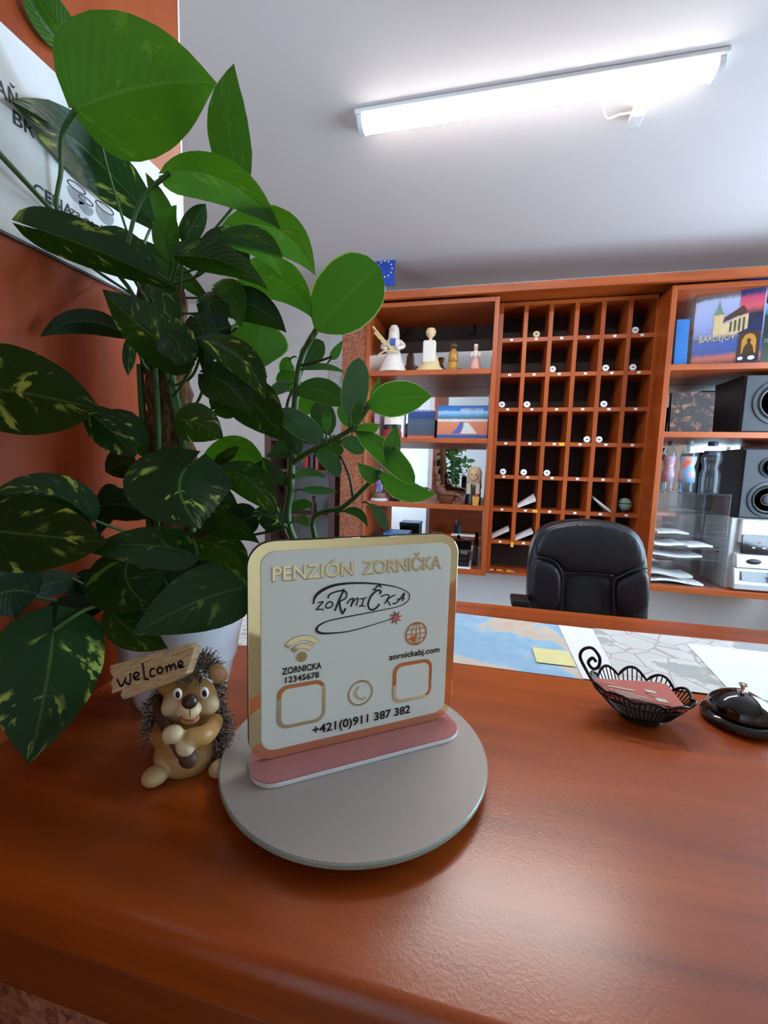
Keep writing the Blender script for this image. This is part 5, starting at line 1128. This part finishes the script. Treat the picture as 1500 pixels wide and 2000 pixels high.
# base, mid, tip (pixels), width, depth base / tip, material, options
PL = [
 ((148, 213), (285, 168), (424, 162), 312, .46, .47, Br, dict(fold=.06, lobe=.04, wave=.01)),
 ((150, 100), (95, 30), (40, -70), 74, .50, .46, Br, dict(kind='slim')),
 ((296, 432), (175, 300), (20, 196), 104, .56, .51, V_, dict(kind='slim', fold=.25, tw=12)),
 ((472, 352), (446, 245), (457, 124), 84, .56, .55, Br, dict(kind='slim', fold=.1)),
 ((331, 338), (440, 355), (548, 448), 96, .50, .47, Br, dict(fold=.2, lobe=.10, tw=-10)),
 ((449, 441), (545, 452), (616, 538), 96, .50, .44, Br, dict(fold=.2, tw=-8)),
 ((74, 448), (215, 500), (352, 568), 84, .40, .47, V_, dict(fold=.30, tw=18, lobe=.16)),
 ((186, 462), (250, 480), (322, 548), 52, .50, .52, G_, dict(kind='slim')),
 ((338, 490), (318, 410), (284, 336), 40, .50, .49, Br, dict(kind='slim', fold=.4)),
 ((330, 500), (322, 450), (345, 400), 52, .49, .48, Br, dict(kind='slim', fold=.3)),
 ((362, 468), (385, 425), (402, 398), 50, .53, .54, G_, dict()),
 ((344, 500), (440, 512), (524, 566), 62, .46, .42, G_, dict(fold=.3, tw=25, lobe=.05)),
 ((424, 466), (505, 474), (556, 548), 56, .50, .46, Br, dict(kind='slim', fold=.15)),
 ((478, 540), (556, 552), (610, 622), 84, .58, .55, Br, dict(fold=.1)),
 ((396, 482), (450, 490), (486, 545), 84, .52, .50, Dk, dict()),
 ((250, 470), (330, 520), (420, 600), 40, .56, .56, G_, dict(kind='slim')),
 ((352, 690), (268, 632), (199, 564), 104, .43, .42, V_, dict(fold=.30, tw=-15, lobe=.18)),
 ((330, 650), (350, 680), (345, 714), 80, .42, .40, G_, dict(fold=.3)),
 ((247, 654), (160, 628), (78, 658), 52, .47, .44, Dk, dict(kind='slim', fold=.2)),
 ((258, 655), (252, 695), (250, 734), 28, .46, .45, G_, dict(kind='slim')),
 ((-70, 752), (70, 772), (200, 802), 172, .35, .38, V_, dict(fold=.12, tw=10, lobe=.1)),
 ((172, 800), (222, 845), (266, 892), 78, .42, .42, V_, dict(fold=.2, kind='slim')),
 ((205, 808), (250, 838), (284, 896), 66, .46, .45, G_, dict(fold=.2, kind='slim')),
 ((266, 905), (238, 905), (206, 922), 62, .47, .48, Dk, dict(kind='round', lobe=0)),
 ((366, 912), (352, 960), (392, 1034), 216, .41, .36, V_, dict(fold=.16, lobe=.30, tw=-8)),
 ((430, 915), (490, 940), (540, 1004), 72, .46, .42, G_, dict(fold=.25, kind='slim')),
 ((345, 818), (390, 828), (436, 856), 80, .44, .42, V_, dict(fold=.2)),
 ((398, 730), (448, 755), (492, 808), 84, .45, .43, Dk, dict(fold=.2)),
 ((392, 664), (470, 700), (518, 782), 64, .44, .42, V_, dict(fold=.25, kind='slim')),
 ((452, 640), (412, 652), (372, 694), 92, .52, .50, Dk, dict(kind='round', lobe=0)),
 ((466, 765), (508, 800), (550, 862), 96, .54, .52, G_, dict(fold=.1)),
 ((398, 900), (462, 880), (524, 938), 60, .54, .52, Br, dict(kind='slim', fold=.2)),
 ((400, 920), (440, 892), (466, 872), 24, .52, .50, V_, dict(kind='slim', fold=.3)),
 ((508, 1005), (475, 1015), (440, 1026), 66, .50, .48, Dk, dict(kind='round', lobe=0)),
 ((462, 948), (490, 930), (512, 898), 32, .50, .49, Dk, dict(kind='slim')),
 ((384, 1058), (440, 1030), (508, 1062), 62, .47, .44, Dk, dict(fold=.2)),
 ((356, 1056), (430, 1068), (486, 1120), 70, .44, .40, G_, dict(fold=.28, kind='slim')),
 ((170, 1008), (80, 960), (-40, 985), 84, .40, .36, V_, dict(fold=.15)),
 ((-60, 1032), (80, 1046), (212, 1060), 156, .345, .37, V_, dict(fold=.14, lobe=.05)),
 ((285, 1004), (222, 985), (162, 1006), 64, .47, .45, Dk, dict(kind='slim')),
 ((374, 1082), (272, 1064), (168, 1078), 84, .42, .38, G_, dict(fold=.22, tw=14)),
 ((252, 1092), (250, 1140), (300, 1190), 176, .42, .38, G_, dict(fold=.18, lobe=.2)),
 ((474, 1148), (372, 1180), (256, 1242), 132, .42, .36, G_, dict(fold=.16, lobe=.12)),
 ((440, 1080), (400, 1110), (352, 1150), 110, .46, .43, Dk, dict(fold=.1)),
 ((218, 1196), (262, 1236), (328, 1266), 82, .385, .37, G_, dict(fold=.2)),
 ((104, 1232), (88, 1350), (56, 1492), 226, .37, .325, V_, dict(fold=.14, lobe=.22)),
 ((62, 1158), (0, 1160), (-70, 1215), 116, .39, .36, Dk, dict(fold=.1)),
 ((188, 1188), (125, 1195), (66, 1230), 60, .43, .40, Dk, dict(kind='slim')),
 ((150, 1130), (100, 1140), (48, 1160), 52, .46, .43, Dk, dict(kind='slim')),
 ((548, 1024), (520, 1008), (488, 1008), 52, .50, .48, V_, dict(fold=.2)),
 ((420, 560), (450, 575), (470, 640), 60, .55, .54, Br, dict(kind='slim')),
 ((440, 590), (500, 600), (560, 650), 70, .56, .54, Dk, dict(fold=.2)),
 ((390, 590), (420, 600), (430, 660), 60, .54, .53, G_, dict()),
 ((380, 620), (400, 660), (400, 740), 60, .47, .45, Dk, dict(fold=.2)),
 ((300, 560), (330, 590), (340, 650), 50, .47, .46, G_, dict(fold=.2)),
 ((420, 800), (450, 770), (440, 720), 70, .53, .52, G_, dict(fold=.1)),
 ((390, 960), (430, 985), (470, 1050), 70, .52, .50, G_, dict(fold=.1)),
 ((230, 960), (215, 985), (190, 1050), 60, .49, .47, Dk, dict(fold=.1)),
 ((300, 1110), (330, 1150), (330, 1215), 110, .46, .44, Dk, dict(fold=.1)),
 ((190, 1130), (170, 1160), (180, 1210), 80, .48, .46, Dk, dict(fold=.1)),
]
CUST = {0: [(122, 262, .465), (119, 330, .48), (124, 440, .485), (290, 560, .49)], 4: [(280, 385, .49), (256, 450, .485), (252, 520, .48), (300, 610, .485)], 45: [(150, 1200, .39), (185, 1185, .42), (240, 1175, .46)]}
for i, (b_, c_, t_, w_, db, dt, mt, kw) in enumerate(PL):
    B, dr, o = leaf(pot, b_, c_, t_, w_, db, dt, mt, **kw)
    if i in CUST: stalk(pot, [B]+[at(*q) for q in CUST[i]], .0028 if i == 0 else .0026)
    else:
        zz = max(p0.z+.005, min(p1.z+.03, B.z-.035)); e = pole(zz, (0, 0)); dd = (B-e); dd.z = 0
        e = e+(dd.normalized()*.030 if dd.length > .03 else Vector((0, -.03, 0)))
        stalk(pot, [B+dr*-.004-o*.0015, B+dr*min(.008, (B-e).length*.2)-o*.014, (B+e)/2+Vector((0, 0, -.008))-o*.012, e], .002)
stalk(pot, [at(-25, 275, .42), at(40, 345, .44), at(118, 428, .47), at(250, 560, .48), pole(1.60)], .0030)

# rounded-leaf shrub behind the sign
cb = atz(590, 1330, TOP); cb = Vector((-.215, .665, TOP))
cl = thing('clusia_plant', 'shrub with thick rounded pale-edged leaves behind the sign', 'potted plant', cb)
MB().lathe([(.06, .0004), (.066, .004), (.084, .11), (.088, .128), (.083, .13), (.078, .11), (.074, .10), (0, .10)], cb, 40).build('pot', 'brown_clay', cl, smooth='auto')
MB().lathe([(.0755, 0), (.04, .004), (0, .005)], cb+Vector((0, 0, .104)), 28).build('soil', 'soil', cl, smooth=True)
cg = lambda px, py, Y=.66: at(px, py, Y)
root = cb+Vector((-.015, 0, .10))
def branch(pts, r): return stalk(cl, pts, r, 'branch', 'stem_dark' if r < .0035 else 'stalk_green')
branch([root, cg(568, 1040), cg(568, 950), cg(572, 860), cg(578, 770), cg(585, 715), cg(600, 675), cg(618, 645, .64)], .0062)
branch([root+Vector((-.008, .01, 0)), cg(556, 1040, .67), cg(561, 950, .67), cg(566, 880, .67), cg(560, 800, .67), cg(572, 760, .67)], .0032)
branch([cg(571, 905), cg(605, 882, .65), cg(645, 862, .64), cg(690, 835, .63), cg(720, 795, .62)], .0045)
branch([root+Vector((.015, 0, .0)), cg(610, 1025, .65), cg(670, 990, .64), cg(715, 950, .63), cg(745, 918, .62)], .0042)
branch([cg(690, 975, .64), cg(682, 930, .64), cg(665, 890, .64)], .0022)
branch([cg(586, 715), cg(620, 706, .65), cg(650, 696, .64)], .0022)
CG, CR, CD = 'clusia_green', 'clusia_grey', 'clusia_dark'
CLV = [
 ((617, 646), (676, 580), (742, 520), 140, .64, .62, CG, {}), ((515, 717), (507, 672), (516, 622), 118, .60, .59, CG, {}), ((684, 822), (693, 765), (702, 698), 54, .63, .62, CR, {}),
 ((718, 794), (780, 778), (844, 774), 72, .62, .60, CG, dict(kind='slim')), ((574, 768), (625, 762), (672, 790), 50, .66, .63, CD, {}), ((633, 859), (590, 832), (544, 800), 48, .64, .62, CR, {}),
 ((645, 850), (632, 815), (622, 782), 48, .67, .66, CD, {}), ((637, 846), (638, 820), (640, 794), 17, .63, .62, CG, dict(kind='slim')), ((691, 832), (697, 808), (702, 783), 22, .62, .61, CG, {}),
 ((694, 836), (720, 838), (742, 828), 26, .62, .61, CG, dict(kind='slim')), ((664, 862), (690, 868), (708, 886), 34, .63, .62, CR, {}), ((694, 843), (752, 884), (810, 946), 46, .62, .58, CG, {}),
 ((764, 900), (766, 868), (776, 832), 36, .60, .60, CG, dict(kind='slim')), ((740, 922), (792, 958), (852, 964), 44, .62, .60, CG, dict(kind='slim')), ((740, 934), (722, 926), (698, 904), 32, .62, .61, CG, dict(kind='slim')),
 ((614, 884), (642, 898), (662, 932), 34, .65, .63, CR, {}), ((646, 702), (656, 688), (669, 665), 19, .64, .64, CG, dict(kind='slim')), ((594, 716), (608, 692), (632, 667), 46, .67, .67, CD, {}),
 ((582, 748), (562, 742), (550, 722), 46, .68, .68, CG, {}), ((566, 750), (545, 758), (518, 772), 26, .65, .63, CR, dict(kind='slim')), ((622, 866), (645, 876), (672, 880), 30, .68, .67, CD, {}),
 ((566, 890), (545, 886), (518, 892), 20, .66, .64, CD, dict(kind='slim')), ((570, 936), (602, 922), (638, 934), 18, .66, .64, CR, dict(kind='slim')), ((588, 956), (625, 958), (660, 960), 18, .67, .66, CR, dict(kind='slim')),
 ((670, 998), (700, 1002), (718, 1030), 18, .64, .62, CD, dict(kind='slim')), ((720, 984), (742, 1005), (752, 1036), 20, .63, .62, CR, {}), ((572, 1018), (588, 1014), (602, 1028), 22, .65, .63, CR, {}),
 ((556, 948), (540, 925), (504, 888), 26, .66, .64, CD, dict(kind='slim')), ((584, 890), (568, 850), (544, 812), 40, .66, .64, CD, {}), ((722, 782), (734, 762), (742, 735), 15, .64, .64, CG, dict(kind='slim')),
 ((590, 722), (632, 716), (675, 728), 14, .66, .64, CR, dict(kind='slim')), ((574, 800), (600, 790), (622, 770), 40, .69, .69, CG, {}), ((572, 840), (556, 870), (530, 880), 30, .68, .67, CD, {}),
 ((568, 700), (560, 720), (575, 760), 30, .69, .69, CG, {}), ((560, 1000), (590, 985), (612, 990), 22, .68, .67, CD, dict(kind='slim')), ((690, 835), (672, 812), (668, 790), 24, .65, .65, CG, {}),
]
for b_, c_, t_, w_, db, dt, mt, kw in CLV:
    kw = dict({'kind': 'round', 'fold': .12, 'lobe': 0, 'wave': .005}, **kw)
    B, dr, o = leaf(cl, b_, c_, t_, w_, db, dt, mt, **kw)
    stalk(cl, [B+dr*-.003, B+dr*.006, B+dr*.012+Vector((0, 0, -.004))], .0016)
